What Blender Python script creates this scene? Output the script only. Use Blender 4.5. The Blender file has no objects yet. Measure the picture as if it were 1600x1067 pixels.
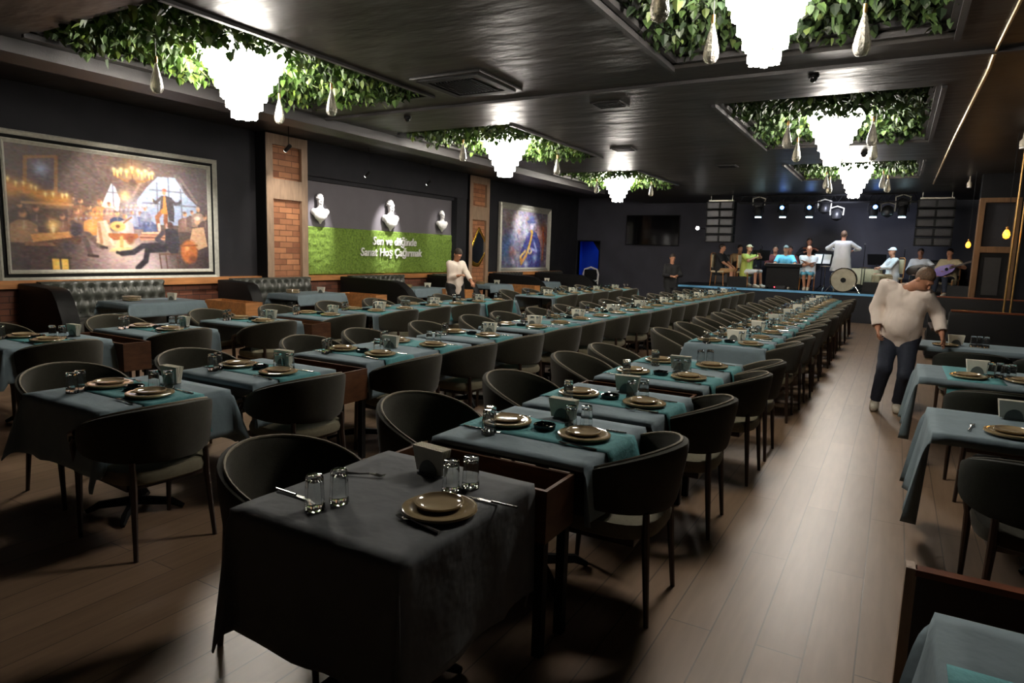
import bpy, bmesh, math, random
import numpy as np
from mathutils import Vector, Matrix, noise
random.seed(7)
PI = math.pi
R = math.radians
C = bpy.context.scene.collection
SC = bpy.context.scene

# ------------------------------------------------------------------ camera
cam_d = bpy.data.cameras.new('camera')
cam_d.sensor_fit = 'HORIZONTAL'
cam_d.sensor_width = 36.0
cam_d.lens = 36.0 * 1030.226 / 1600.0
cam_d.clip_start = 0.05
cam_d.clip_end = 200
cam = bpy.data.objects.new('camera', cam_d)
C.objects.link(cam)
_y, _p, _r = R(-29.932807), R(7.68105), R(1.7351)
_F = Vector((math.sin(_y) * math.cos(_p), math.cos(_y) * math.cos(_p), -math.sin(_p)))
_R = Vector((math.cos(_y), -math.sin(_y), 0))
_U = _R.cross(_F)
_R2 = _R * math.cos(_r) + _U * math.sin(_r)
_U2 = -_R * math.sin(_r) + _U * math.cos(_r)
cam.matrix_world = Matrix(((_R2.x, _U2.x, -_F.x, 0), (_R2.y, _U2.y, -_F.y, 0), (_R2.z, _U2.z, -_F.z, 1.65), (0, 0, 0, 1)))
SC.camera = cam

# ------------------------------------------------------------------ world, view
wd = bpy.data.worlds.new('room_dark')
SC.world = wd
wd.use_nodes = True
wd.node_tree.nodes['Background'].inputs[0].default_value = (0.5, 0.55, 0.65, 1)
wd.node_tree.nodes['Background'].inputs[1].default_value = 0.004
SC.view_settings.view_transform = 'Standard'
SC.view_settings.look = 'None'
SC.view_settings.gamma = 1.0
SC.view_settings.exposure = 0.0
SC.view_settings.use_curve_mapping = False
SC.cycles.use_denoising = True
SC.cycles.max_bounces = 8
SC.cycles.diffuse_bounces = 2
SC.cycles.transmission_bounces = 8
SC.cycles.transparent_max_bounces = 8
SC.cycles.sample_clamp_indirect = 4.0
SC.cycles.caustics_reflective = False
SC.cycles.caustics_refractive = False

CHAND = 50.0     # chandelier emission


def spot(name, loc, target, power, size, color=(1, 1, 1), blend=0.5, radius=0.05):
    d = bpy.data.lights.new(name, 'SPOT')
    d.energy = power
    d.spot_size = R(size)
    d.spot_blend = blend
    d.color = color
    d.shadow_soft_size = radius
    o = bpy.data.objects.new(name, d)
    C.objects.link(o)
    o.location = loc
    o.rotation_euler = (Vector(target) - Vector(loc)).to_track_quat('-Z', 'Y').to_euler()
    return o


# gallery spots aimed at the left wall, and stage lights
spot('gallery_light', (-9.6, 5.6, 3.45), (-10.95, 6.3, 1.9), 230, 75, (1, .93, .85), 0.8)
spot('gallery_light', (-9.6, 6.9, 3.45), (-10.95, 6.9, 1.9), 240, 75, (1, .95, .9), 0.8)
spot('gallery_light', (-9.9, 10.3, 3.5), (-10.95, 10.4, 2.1), 380, 34, (1, .96, .95), 0.7)
spot('gallery_light', (-9.9, 12.7, 3.5), (-10.95, 12.7, 2.1), 560, 38, (1, .96, .95), 0.7)
spot('gallery_light', (-9.9, 14.7, 3.5), (-10.95, 14.9, 2.0), 90, 45, (1, .96, .9), 0.7)
spot('gallery_light', (-9.3, 19.6, 3.6), (-10.95, 19.7, 2.3), 270, 60, (1, .97, .95), 0.7)
for _x in (-3.8, -3.1, -2.37, -.72, -.02):
    spot('stage_spot', (_x, 21.35, 2.88), (_x * .9 - .2, 22.2, .8), 60, 60, (.55, .85, 1), 0.5, .06)
spot('gallery_light', (-9.75, 8.9, 3.5), (-10.8, 9.4, 1.8), 110, 70, (1, .9, .8), 0.8)
spot('stage_wash', (-1.5, 20.6, 3.3), (-1.5, 23.9, 2.0), 200, 110, (.75, .8, 1), 1.0, .1)
spot('blue_room_light', (-10.3, 26.5, 2.9), (-10.7, 27.0, 1.2), 60, 120, (.15, .35, 1), 0.8, .2)

# ------------------------------------------------------------------ materials
def srgb(r, g, b):
    f = lambda c: ((c / 255 + .055) / 1.055) ** 2.4 if c > 10.3 else c / 255 / 12.92
    return (f(r), f(g), f(b), 1)


def mat(name, col, rough=0.6, metal=0.0, var=0.0, scale=20, bump=0.0, bscale=60, trans=0.0, emit=None, estr=0, sheen=0, spec=0.5, stretch=None, coat=0):
    m = bpy.data.materials.new(name)
    m.use_nodes = True
    nt = m.node_tree
    b = nt.nodes['Principled BSDF']
    if len(col) == 3:
        col = (*col, 1)
    b.inputs['Base Color'].default_value = col
    b.inputs['Roughness'].default_value = rough
    b.inputs['Metallic'].default_value = metal
    b.inputs['Specular IOR Level'].default_value = spec
    b.inputs['Transmission Weight'].default_value = trans
    b.inputs['Sheen Weight'].default_value = sheen
    b.inputs['Coat Weight'].default_value = coat
    if emit:
        b.inputs['Emission Color'].default_value = (*emit[:3], 1)
        b.inputs['Emission Strength'].default_value = estr
    if var or bump:
        tc = nt.nodes.new('ShaderNodeTexCoord')
        mp = nt.nodes.new('ShaderNodeMapping')
        nt.links.new(tc.outputs['Object'], mp.inputs[0])
        if stretch:
            mp.inputs['Scale'].default_value = stretch
    if var:
        n = nt.nodes.new('ShaderNodeTexNoise')
        n.inputs['Scale'].default_value = scale
        n.inputs['Detail'].default_value = 5
        nt.links.new(mp.outputs[0], n.inputs[0])
        cr = nt.nodes.new('ShaderNodeValToRGB')
        cr.color_ramp.elements[0].position = .3
        cr.color_ramp.elements[1].position = .7
        cr.color_ramp.elements[0].color = tuple(c * (1 - var) for c in col[:3]) + (1,)
        cr.color_ramp.elements[1].color = tuple(min(1, c * (1 + var)) for c in col[:3]) + (1,)
        nt.links.new(n.outputs[0], cr.inputs[0])
        nt.links.new(cr.outputs[0], b.inputs['Base Color'])
    if bump:
        n2 = nt.nodes.new('ShaderNodeTexNoise')
        n2.inputs['Scale'].default_value = bscale
        n2.inputs['Detail'].default_value = 3
        nt.links.new(mp.outputs[0], n2.inputs[0])
        bp = nt.nodes.new('ShaderNodeBump')
        bp.inputs['Strength'].default_value = bump
        bp.inputs['Distance'].default_value = .02
        nt.links.new(n2.outputs[0], bp.inputs['Height'])
        nt.links.new(bp.outputs[0], b.inputs['Normal'])
    return m


def brick_mat(name, c1, c2, mortar, scale, bw=.5, rh=.25, ms=.02, rough=.7, bump=.5, axis=None, off=.5, bias=0, noise_v=.0):
    m = mat(name, c1, rough)
    nt = m.node_tree
    b = nt.nodes['Principled BSDF']
    tc = nt.nodes.new('ShaderNodeTexCoord')
    mp = nt.nodes.new('ShaderNodeMapping')
    if axis == 'YZ':
        sep = nt.nodes.new('ShaderNodeSeparateXYZ')
        cb = nt.nodes.new('ShaderNodeCombineXYZ')
        nt.links.new(tc.outputs['Object'], sep.inputs[0])
        nt.links.new(sep.outputs[1], cb.inputs[0])
        nt.links.new(sep.outputs[2], cb.inputs[1])
        src = cb.outputs[0]
    elif axis == 'YX':
        sep = nt.nodes.new('ShaderNodeSeparateXYZ')
        cb = nt.nodes.new('ShaderNodeCombineXYZ')
        nt.links.new(tc.outputs['Object'], sep.inputs[0])
        nt.links.new(sep.outputs[1], cb.inputs[0])
        nt.links.new(sep.outputs[0], cb.inputs[1])
        src = cb.outputs[0]
    elif axis == 'XZ':
        sep = nt.nodes.new('ShaderNodeSeparateXYZ')
        cb = nt.nodes.new('ShaderNodeCombineXYZ')
        nt.links.new(tc.outputs['Object'], sep.inputs[0])
        nt.links.new(sep.outputs[0], cb.inputs[0])
        nt.links.new(sep.outputs[2], cb.inputs[1])
        src = cb.outputs[0]
    else:
        nt.links.new(tc.outputs['Object'], mp.inputs[0])
        src = mp.outputs[0]
    t = nt.nodes.new('ShaderNodeTexBrick')
    t.offset = off
    t.inputs['Color1'].default_value = c1
    t.inputs['Color2'].default_value = c2
    t.inputs['Mortar'].default_value = mortar
    t.inputs['Scale'].default_value = scale
    t.inputs['Mortar Size'].default_value = ms
    t.inputs['Brick Width'].default_value = bw
    t.inputs['Row Height'].default_value = rh
    t.inputs['Bias'].default_value = bias
    nt.links.new(src, t.inputs[0])
    out = t.outputs[0]
    if noise_v:
        n = nt.nodes.new('ShaderNodeTexNoise')
        n.inputs['Scale'].default_value = 3.0
        n.inputs['Detail'].default_value = 6
        m3 = nt.nodes.new('ShaderNodeMapping')
        m3.inputs['Scale'].default_value = (1, 9, 1) if axis == 'YX' else (2, 2, 2)
        nt.links.new(src, m3.inputs[0])
        nt.links.new(m3.outputs[0], n.inputs[0])
        mx = nt.nodes.new('ShaderNodeMix')
        mx.data_type = 'RGBA'
        mx.blend_type = 'MULTIPLY'
        mx.inputs[0].default_value = noise_v
        cr = nt.nodes.new('ShaderNodeValToRGB')
        cr.color_ramp.elements[0].position = .3
        cr.color_ramp.elements[1].position = .7
        cr.color_ramp.elements[0].color = (.45, .45, .45, 1)
        nt.links.new(n.outputs[0], cr.inputs[0])
        nt.links.new(out, mx.inputs[6])
        nt.links.new(cr.outputs[0], mx.inputs[7])
        out = mx.outputs[2]
    nt.links.new(out, b.inputs['Base Color'])
    if bump:
        bp = nt.nodes.new('ShaderNodeBump')
        bp.inputs['Strength'].default_value = bump
        bp.inputs['Distance'].default_value = .01
        bp.invert = True
        nt.links.new(t.outputs['Fac'], bp.inputs['Height'])
        nt.links.new(bp.outputs[0], b.inputs['Normal'])
    return m


def vcol_mat(name, rough=.6, attr='col'):
    m = mat(name, (.5, .5, .5), rough)
    nt = m.node_tree
    a = nt.nodes.new('ShaderNodeAttribute')
    a.attribute_name = attr
    nt.links.new(a.outputs['Color'], nt.nodes['Principled BSDF'].inputs['Base Color'])
    return m


M = {}
M['floor'] = brick_mat('wood_floor', srgb(154, 126, 102), srgb(140, 114, 91), srgb(104, 84, 68), 1.0, bw=1.9, rh=.19, ms=.0035, rough=.38, bump=.15, axis='YX', noise_v=.35)
M['ceiling'] = mat('black_satin_ceiling', srgb(56, 53, 50), .40, var=.4, scale=.8, bump=1.0, bscale=2.4, spec=.28, stretch=(.6, 1.5, 1))
M['ceil_trim'] = mat('ceiling_trim', srgb(56, 54, 54), .5, bump=.1)
M['gold'] = mat('gold_rail', srgb(214, 190, 140), .35, .6, var=.1, scale=30)
M['wall'] = mat('charcoal_wall', srgb(46, 46, 49), .8, var=.12, scale=2, bump=.08, bscale=40, spec=.12)
M['wall_b'] = mat('back_wall', srgb(70, 70, 78), .7, spec=.2, var=.15, scale=1.2, bump=.08)
M['blue'] = mat('blue_wall', srgb(40, 90, 200), .7, var=.05)
M['brick'] = brick_mat('brick', srgb(206, 142, 98), srgb(142, 88, 60), srgb(128, 88, 62), 1.0, bw=.33, rh=.115, ms=.008, axis='YZ', bump=.9, noise_v=.4)
M['brickx'] = brick_mat('brick_dark', srgb(120, 70, 48), srgb(90, 50, 34), srgb(60, 40, 30), 1.0, bw=.26, rh=.09, ms=.006, axis='YZ', bump=.9, noise_v=.4)
M['oak'] = mat('pale_wood', srgb(160, 134, 110), .55, var=.18, scale=8, stretch=(3, 3, .5), bump=.1)
M['oak_orange'] = mat('orange_wood', srgb(176, 118, 66), .5, var=.25, scale=6, stretch=(4, .4, 4), bump=.1)
M['wood'] = mat('brown_wood', srgb(84, 54, 34), .5, spec=.25, var=.25, scale=5, stretch=(2, 2, 6), bump=.1)
M['walnut'] = mat('dark_wood', srgb(44, 28, 20), .35, var=.25, scale=10)
M['armwood'] = mat('reddish_wood', srgb(112, 62, 40), .28, var=.2, scale=10)
M['fabric'] = mat('olive_grey_velvet', srgb(50, 48, 39), .8, var=.1, scale=60, bump=.15, bscale=300, sheen=.12, spec=.15)
M['seatfab'] = mat('seat_fabric', srgb(112, 106, 86), .8, var=.08, scale=60, bump=.12, bscale=300)
M['piping'] = mat('piping', srgb(130, 120, 102), .7, var=.1, scale=50)
M['cloth'] = mat('grey_tablecloth', srgb(114, 131, 139), .85, var=.06, scale=9, bump=.35, bscale=9)
M['cloth1'] = mat('charcoal_tablecloth', srgb(90, 93, 95), .85, var=.07, scale=9, bump=.6, bscale=6)
M['runner'] = mat('teal_runner', srgb(74, 136, 140), .85, var=.08, scale=30, bump=.2, bscale=60)
M['dish'] = mat('sand_ceramic', srgb(160, 140, 106), .12, var=.1, scale=18, spec=.6, coat=.4)
M['dish2'] = mat('sand_ceramic_small', srgb(166, 146, 114), .1, var=.08, scale=18, spec=.6, coat=.4)
M['steel'] = mat('steel', srgb(205, 203, 198), .18, 1.0, var=.04)
M['napkin'] = mat('cream_napkins', srgb(240, 234, 216), .85, var=.04, scale=40)
M['clip'] = mat('smoked_holder', srgb(104, 108, 102), .3, var=.1)
M['blackgloss'] = mat('black_glass', srgb(16, 18, 18), .12, var=.1)
M['leather'] = mat('tufted_leather', srgb(70, 72, 66), .28, var=.1, scale=30, bump=.05, bscale=200)
M['blackleather'] = mat('black_leather', srgb(15, 15, 15), .55, spec=.2, var=.15, scale=30, bump=.05)
M['white'] = mat('white_plaster', srgb(235, 232, 228), .6, var=.02)
M['silver'] = mat('silver_frame', srgb(206, 204, 190), .4, .4, var=.12, scale=20)
M['goldleaf'] = mat('gold_leaf', srgb(214, 164, 66), .25, .9, var=.15, scale=20)
M['mirror'] = mat('mirror_glass', srgb(190, 205, 215), .03, 1.0, var=.02)
M['black'] = mat('matt_black', srgb(20, 20, 21), .6, spec=.2, var=.1)
M['darkmetal'] = mat('dark_metal', srgb(48, 48, 50), .4, .5, var=.1)
M['vent'] = mat('vent_metal', srgb(50, 49, 48), .4, .2, var=.05)
M['screen'] = mat('tv_screen', srgb(10, 10, 12), .08, var=.05)
M['skin'] = mat('skin', srgb(190, 134, 104), .55, var=.06, scale=30)
M['skin2'] = mat('skin_deep', srgb(160, 108, 84), .55, var=.06, scale=30)
M['hair'] = mat('dark_hair', srgb(44, 34, 28), .6, var=.3, scale=60, bump=.4, bscale=90)
M['hairg'] = mat('grey_brown_hair', srgb(98, 74, 54), .6, var=.3, scale=60, bump=.4, bscale=90)
M['shirt_w'] = mat('white_shirt', srgb(240, 224, 210), .8, var=.03, scale=12, bump=.5, bscale=11, stretch=(1.6, 1.6, .5))
M['navy'] = mat('navy_denim', srgb(34, 40, 54), .8, var=.15, scale=40, bump=.1)
M['sneaker'] = mat('white_sneaker', srgb(205, 196, 178), .6, var=.05)
M['glass'] = mat('clear_glass', (.95, .97, .97, 1), .02, trans=1.0)
M['pendglass'] = mat('beaded_glass', srgb(250, 244, 230), .22, trans=.7, bump=.6, bscale=60)
M['cream'] = mat('cream_upholstery', srgb(200, 184, 150), .8, var=.05)
M['brass'] = mat('brass', srgb(190, 150, 90), .3, .9, var=.1)
M['lime'] = mat('yellow_green_cloth', srgb(186, 196, 96), .8, var=.06)
M['cyan'] = mat('light_blue_cloth', srgb(110, 190, 220), .8, var=.06)
M['maroon'] = mat('dark_red_cloth', srgb(96, 40, 40), .8, var=.06)
M['tan'] = mat('tan_cloth', srgb(176, 138, 96), .8, var=.06)
M['blackcloth'] = mat('black_cloth', srgb(24, 24, 26), .85, var=.1)
M['paper'] = mat('white_paper', srgb(232, 232, 232), .8, var=.02)
M['drum'] = mat('smoked_drumhead', srgb(190, 182, 160), .2, .3, var=.15, scale=6)
M['crystal'] = mat('lit_crystal', (1, .97, .92), .3, emit=(1, .93, .84), estr=CHAND)
M['lens_c'] = mat('lit_lens_cyan', (.7, .95, 1), .3, emit=(.62, .92, 1), estr=22)
M['lens_b'] = mat('lit_lens_blue', (.1, .3, 1), .3, emit=(.08, .25, 1), estr=14)
M['amber'] = mat('lit_amber', (1, .5, .1), .3, emit=(1, .38, .03), estr=2.4)
M['lamp_w'] = mat('lit_lamp_white', (1, 1, 1), .3, emit=(1, .98, .95), estr=12)
M['led_r'] = mat('lit_led_red', (1, .1, .1), .3, emit=(1, .05, .08), estr=8)
M['leaf'] = vcol_mat('ivy_leaf', .55)
M['paint'] = vcol_mat('painted_canvas', .45)
M['stage'] = mat('stage_deck', srgb(26, 28, 34), .4, spec=.3, var=.1)
M['edge_lit_blue'] = mat('stage_edge_blue_light', srgb(110, 178, 226), .4, var=.05)  # blue stage light on the deck edge, put into the base colour
M['fabric_dark'] = mat('green_black_fabric', srgb(30, 33, 28), .75, spec=.15, var=.1, scale=60, bump=.15, bscale=300)
M['wall_grey'] = mat('mid_grey_wall', srgb(104, 100, 104), .8, spec=.15, var=.06, scale=2)
M['column_wood'] = mat('dull_brown_wood', srgb(104, 78, 54), .6, var=.2, scale=8, stretch=(3, 3, .5), spec=.2)
M['vent2'] = mat('grey_cap_cloth', srgb(120, 124, 120), .8, var=.05)
M['violet'] = mat('violet_lacquer', srgb(150, 130, 200), .35, var=.1)
M['cork'] = mat('beige_board', srgb(176, 162, 128), .8, var=.06)

# moss wall material
def moss():
    m = mat('green_moss', srgb(112, 140, 52), .9, var=.4, scale=22, bump=1.0, bscale=70)
    return m
M['moss'] = moss()


# ------------------------------------------------------------------ mesh helpers
class MB:
    def __init__(s):
        s.v = []
        s.f = []

    def add(s, v, f):
        n = len(s.v)
        s.v.extend([tuple(p) for p in v])
        s.f.extend([tuple(i + n for i in q) for q in f])
        return s

    def box(s, lo, hi, rot=0, piv=None):
        x0, y0, z0 = lo
        x1, y1, z1 = hi
        v = [(x0, y0, z0), (x1, y0, z0), (x1, y1, z0), (x0, y1, z0), (x0, y0, z1), (x1, y0, z1), (x1, y1, z1), (x0, y1, z1)]
        if rot:
            px, py = piv or ((x0 + x1) / 2, (y0 + y1) / 2)
            c, n = math.cos(rot), math.sin(rot)
            v = [(px + (a - px) * c - (b - py) * n, py + (a - px) * n + (b - py) * c, z) for a, b, z in v]
        return s.add(v, [(0, 3, 2, 1), (4, 5, 6, 7), (0, 1, 5, 4), (1, 2, 6, 5), (2, 3, 7, 6), (3, 0, 4, 7)])

    def lathe(s, prof, c=(0, 0, 0), n=20, sx=1, sy=1, cap=True):
        v = []
        for r, z in prof:
            for i in range(n):
                a = 2 * PI * i / n
                v.append((c[0] + r * sx * math.cos(a), c[1] + r * sy * math.sin(a), c[2] + z))
        f = []
        for k in range(len(prof) - 1):
            for i in range(n):
                j = (i + 1) % n
                f.append((k * n + i, k * n + j, (k + 1) * n + j, (k + 1) * n + i))
        if cap:
            f.append(tuple(range(n))[::-1])
            f.append(tuple((len(prof) - 1) * n + i for i in range(n)))
        return s.add(v, f)

    def tube(s, path, r, n=8, cap=True):
        P = [Vector(p) for p in path]
        rs = r if isinstance(r, (list, tuple)) else [r] * len(P)
        v = []
        up = None
        for i, p in enumerate(P):
            t = (P[min(i + 1, len(P) - 1)] - P[max(i - 1, 0)]).normalized()
            if up is None:
                up = Vector((0, 0, 1)) if abs(t.z) < .9 else Vector((1, 0, 0))
            a = t.cross(up).normalized()
            b = a.cross(t).normalized()
            up = b
            for k in range(n):
                an = 2 * PI * k / n
                v.append(tuple(p + (a * math.cos(an) + b * math.sin(an)) * rs[i]))
        f = []
        for i in range(len(P) - 1):
            for k in range(n):
                j = (k + 1) % n
                f.append((i * n + k, i * n + j, (i + 1) * n + j, (i + 1) * n + k))
        if cap:
            f.append(tuple(range(n))[::-1])
            f.append(tuple((len(P) - 1) * n + k for k in range(n)))
        return s.add(v, f)

    def grid(s, fn, nu, nv, cu=False):
        v = [fn(i / nu, j / nv) for i in range(nu + (0 if cu else 1)) for j in range(nv + 1)]
        f = []
        N = nu if cu else nu + 1
        for i in range(nu):
            for j in range(nv):
                a = i * (nv + 1) + j
                b = ((i + 1) % N) * (nv + 1) + j
                f.append((a, b, b + 1, a + 1))
        return s.add(v, f)

    def sphere(s, c, r, n=12, sx=1, sy=1, sz=1):
        m = max(4, n // 2)
        prof = [(r * math.sin(PI * k / m), -r * sz * math.cos(PI * k / m)) for k in range(1, m)]
        s.lathe(prof, c, n, sx, sy)
        return s

    def mesh(s, name, m, smooth=True, bevel=0, fix=True):
        me = bpy.data.meshes.new(name)
        me.from_pydata(s.v, [], s.f)
        bm = bmesh.new()
        bm.from_mesh(me)
        if bevel:
            bmesh.ops.bevel(bm, geom=[e for e in bm.edges if len(e.link_faces) == 2 and e.calc_face_angle(0) > .6], offset=bevel, segments=2, affect='EDGES', profile=.6)
        if fix:
            bmesh.ops.recalc_face_normals(bm, faces=bm.faces)
        for e in bm.edges:
            e.smooth = not (len(e.link_faces) == 2 and e.calc_face_angle(0) > .7)
        for f in bm.faces:
            f.smooth = smooth
        bm.to_mesh(me)
        bm.free()
        me.materials.append(m)
        return me

    def build(s, name, m, parent=None, smooth=True, bevel=0, loc=None, fix=True):
        o = bpy.data.objects.new(name, s.mesh(name, m, smooth, bevel, fix))
        C.objects.link(o)
        if parent:
            o.parent = parent
        if loc:
            o.location = loc
        return o


def tag(o, label, cat, group=None):
    o['label'] = label
    o['category'] = cat
    if group:
        o['group'] = group
    return o


def thing(name, label, cat, loc=(0, 0, 0), rz=0, group=None):
    o = bpy.data.objects.new(name, None)
    o.empty_display_size = .1
    C.objects.link(o)
    o.location = loc
    o.rotation_euler = (0, 0, rz)
    return tag(o, label, cat, group)


def struct(name, mb, m, smooth=False, parent=None):
    o = mb.build(name, m, parent, smooth)
    if not parent:
        o['kind'] = 'structure'
    return o


KIDS = {}


def dup(src, loc, rz=0, label=None, group=None, cat=None):
    r = src.copy()
    C.objects.link(r)
    r.location = loc
    r.rotation_euler = (0, 0, rz)
    if label:
        r['label'] = label
    if group:
        r['group'] = group
    if src.name not in KIDS:
        KIDS[src.name] = [(c, list(c.children)) for c in src.children]
    for ch, gs in KIDS[src.name]:
        c = ch.copy()
        C.objects.link(c)
        c.parent = r
        for g in gs:
            d = g.copy()
            C.objects.link(d)
            d.parent = c
    return r


class Proto:
    """first use places the source object itself, later uses copy it"""
    def __init__(s, src):
        s.src = src
        s.used = False
        KIDS[src.name] = [(c, list(c.children)) for c in src.children]

    def put(s, loc, rz, label, group=None):
        if not s.used:
            s.used = True
            s.src.location = loc
            s.src.rotation_euler = (0, 0, rz)
            s.src['label'] = label
            if group:
                s.src['group'] = group
            return s.src
        return dup(s.src, loc, rz, label, group)


exec_parts = None
# ------------------------------------------------------------------ room shell
XL, XR, YN, YB = -11.0, 2.9, -2.2, 24.0
H = 3.6
b = MB()
b.add([(XL - .2, YN - .2, 0), (XR + .2, YN - .2, 0), (XR + .2, YB + 4, 0), (XL - .2, YB + 4, 0), (XL - .2, YN - .2, -.1), (XR + .2, YN - .2, -.1), (XR + .2, YB + 4, -.1), (XL - .2, YB + 4, -.1)],
      [(0, 1, 2, 3), (4, 7, 6, 5), (0, 4, 5, 1), (1, 5, 6, 2), (2, 6, 7, 3), (3, 7, 4, 0)])
struct('floor', b, M['floor'])

REC = []   # x0,x1,y0,y1
LX = (-7.55, -5.3)
RX = (-2.25, .29)
LYS = [(3.4, 7.05), (9.0, 12.65), (14.8, 18.0)]
RYS = [(3.5, 7.05), (8.84, 12.72), (14.8, 17.8)]
for y0, y1 in LYS:
    REC.append((LX[0], LX[1], y0, y1))
for y0, y1 in RYS:
    REC.append((RX[0], RX[1], y0, y1))
b = MB()
xs = [-8.25, LX[0], LX[1], RX[0], RX[1], XR]
T = .30
def cbox(x0, x1, y0, y1, z=H):
    b.box((x0, y0, z), (x1, y1, H + T + .03))
for xa, xb in ((xs[0], xs[1]), (xs[2], xs[3]), (xs[4], xs[5])):
    cbox(xa, xb, YN, 7.55)
    cbox(xa, xb, 7.55, YB, H - .0)
for (xa, xb), ys in ((LX, LYS), (RX, RYS)):
    prev = YN
    for y0, y1 in ys:
        cbox(xa, xb, prev, y0)
        prev = y1
    cbox(xa, xb, prev, YB)
b.box((-8.25, YN, H + T + .03), (XR, YB, H + T + .1))
struct('ceiling', b, M['ceiling'])
b = MB()
b.box((XL, YN, 3.83), (-8.25, YB, 3.95))
struct('ceiling_left_aisle', b, M['ceiling'])
b = MB()
b.box((-8.25, YN, 3.46), (-7.76, 18.8, 3.6))
struct('trim_1', b, M['ceil_trim'])
b = MB().box((-8.29, YN, 3.49), (-8.25, 18.8, 3.52))
struct('trim_2', b, M['gold'])
b = MB()
for y in (7.55,):
    b.box((-7.76, y, H - .035), (XR, y + .06, H))
struct('trim_3', b, M['ceil_trim'])
# recess mouldings
k = 4
for x0, x1, y0, y1 in REC:
    b = MB()
    for d, zz, w in ((0, H - .03, .05), (.05, H + .03, .05), (.10, H + .10, .06)):
        a0, a1, c0, c1 = x0 + d, x1 - d, y0 + d, y1 - d
        b.box((a0, c0, zz), (a0 + w, c1, zz + .05))
        b.box((a1 - w, c0, zz), (a1, c1, zz + .05))
        if d:
            b.box((a0, c0, zz), (a1, c0 + w, zz + .05))
            b.box((a0, c1 - w, zz), (a1, c1, zz + .05))
    struct('trim_%d' % k, b, M['ceil_trim'])
    k += 1

# walls
b = MB().box((XL - .15, YN, 0), (XL, YB, 3.95))
struct('wall_left', b, M['wall'])
b = MB().box((XR, YN, 0), (XR + .15, YB, H))
struct('wall_right', b, M['wall'])
b = MB().box((XL, YN - .15, 0), (XR, YN, 3.95))
struct('wall_rear', b, M['wall'])
b = MB()
b.box((XL, YB, 0), (-10.93, YB + .15, 3.95))
b.box((-10.93, YB, 2.17), (-10.05, YB + .15, 3.95))
b.box((-10.05, YB, 0), (XR, YB + .15, 3.95))
struct('wall_back', b, M['wall_b'])
b = MB()
b.box((-12.2, YB + 3.2, 0), (-8.8, YB + 3.3, 3.2))
b.box((-12.3, YB + .15, 0), (-12.2, YB + 3.2, 3.2))
struct('wall_blue_room', b, M['blue'])
b = MB()
b.box((-12.3, YB + .15, 3.2), (-8.7, YB + 3.3, 3.3))
b.box((-8.8, YB + .15, 0), (-8.7, YB + 3.3, 3.2))
struct('wall_blue_room_side', b, M['wall'])
# underside of a stair seen through the doorway
b = MB()
b.add([(-10.62, 24.5, 2.3), (-10.0, 24.5, 1.45), (-9.7, 24.5, 1.45), (-9.7, 24.5, 2.3), (-10.62, 25.2, 2.3), (-10.0, 25.2, 1.45), (-9.7, 25.2, 1.45), (-9.7, 25.2, 2.3)],
      [(0, 1, 2, 3), (7, 6, 5, 4), (0, 4, 5, 1), (1, 5, 6, 2), (2, 6, 7, 3), (3, 7, 4, 0)])
b.box((-10.16, 24.5, 0), (-9.7, 25.2, 1.45))
o = struct('wall_stair_side', b, M['black'])
b = MB()
for a in ((-10.97, -10.93), (-10.05, -10.01)):
    b.box((a[0], YB - .03, 0), (a[1], YB + .16, 2.2))
b.box((-10.97, YB - .03, 2.17), (-10.01, YB + .16, 2.21))
o = struct('door_1', b, M['black'])
# low brick wall with ledge on the left, soffit above the moss panel
b = MB().box((XL, YN, 0), (-10.94, 8.86, .9))
b.box((XL, 9.94, 0), (-10.94, 15.93, .9))
b.box((XL, 17.02, 0), (-10.94, 22.4, .9))
struct('wall_left_brick', b, M['brickx'])
b = MB().box((XL, YN, .92), (-10.86, 8.86, 1.04))
b.box((XL, 9.94, .92), (-10.86, 15.93, 1.03))
b.box((XL, 17.02, .92), (-10.86, 22.4, 1.03))
struct('trim_ledge', b, M['oak_orange'])
b = MB().box((XL, 9.94, 3.12), (-10.78, 15.93, 3.83))
b.box((XL, 9.94, 3.04), (-10.9, 15.93, 3.12))
struct('wall_left_soffit', b, M['wall'])
b = MB().box((XL, 9.94, 2.06), (-10.985, 15.45, 3.04))
struct('wall_left_grey', b, M['wall_grey'])
b = MB().box((XL, 15.45, 0), (-10.8, 15.93, 3.12))
struct('wall_left_return', b, M['wall'])


def pillar(y0, y1, lab, zt=3.8):
    t = thing('brick_pillar', lab, 'pillar', (-10.85, (y0 + y1) / 2, 0), 0, None)
    w = (y1 - y0) / 2
    b = MB()
    fr = .16
    b.box((-.15, -w, 0), (.15, -w + fr, zt))
    b.box((-.15, w - fr, 0), (.15, w, zt))
    for z0, z1 in ((0, .3), (2.56, 2.95), (3.6, zt)):
        b.box((-.15, -w + fr, z0), (.15, w - fr, z1))
    b.build('wooden_casing', M['oak'], t, False)
    MB().box((-.15, -w - .012, 0), (.14, -w, zt)).build('side_shade', M['black'], t, False)  # thin black sheet standing in for the shade on the near side
    MB().box((-.15, -w + fr, .3), (.08, w - fr, 2.56)).build('brick_panel', M['brick'], t, False)
    MB().box((-.15, -w + fr, 2.95), (.08, w - fr, 3.6)).build('brick_panel', M['brick'], t, False)
    return t
pillar(8.88, 9.92, 'brick pillar in pale wood casing between the tavern painting and the moss wall')
pillar(15.95, 17.0, 'brick pillar in pale wood casing carrying the gold framed mirror')

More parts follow.
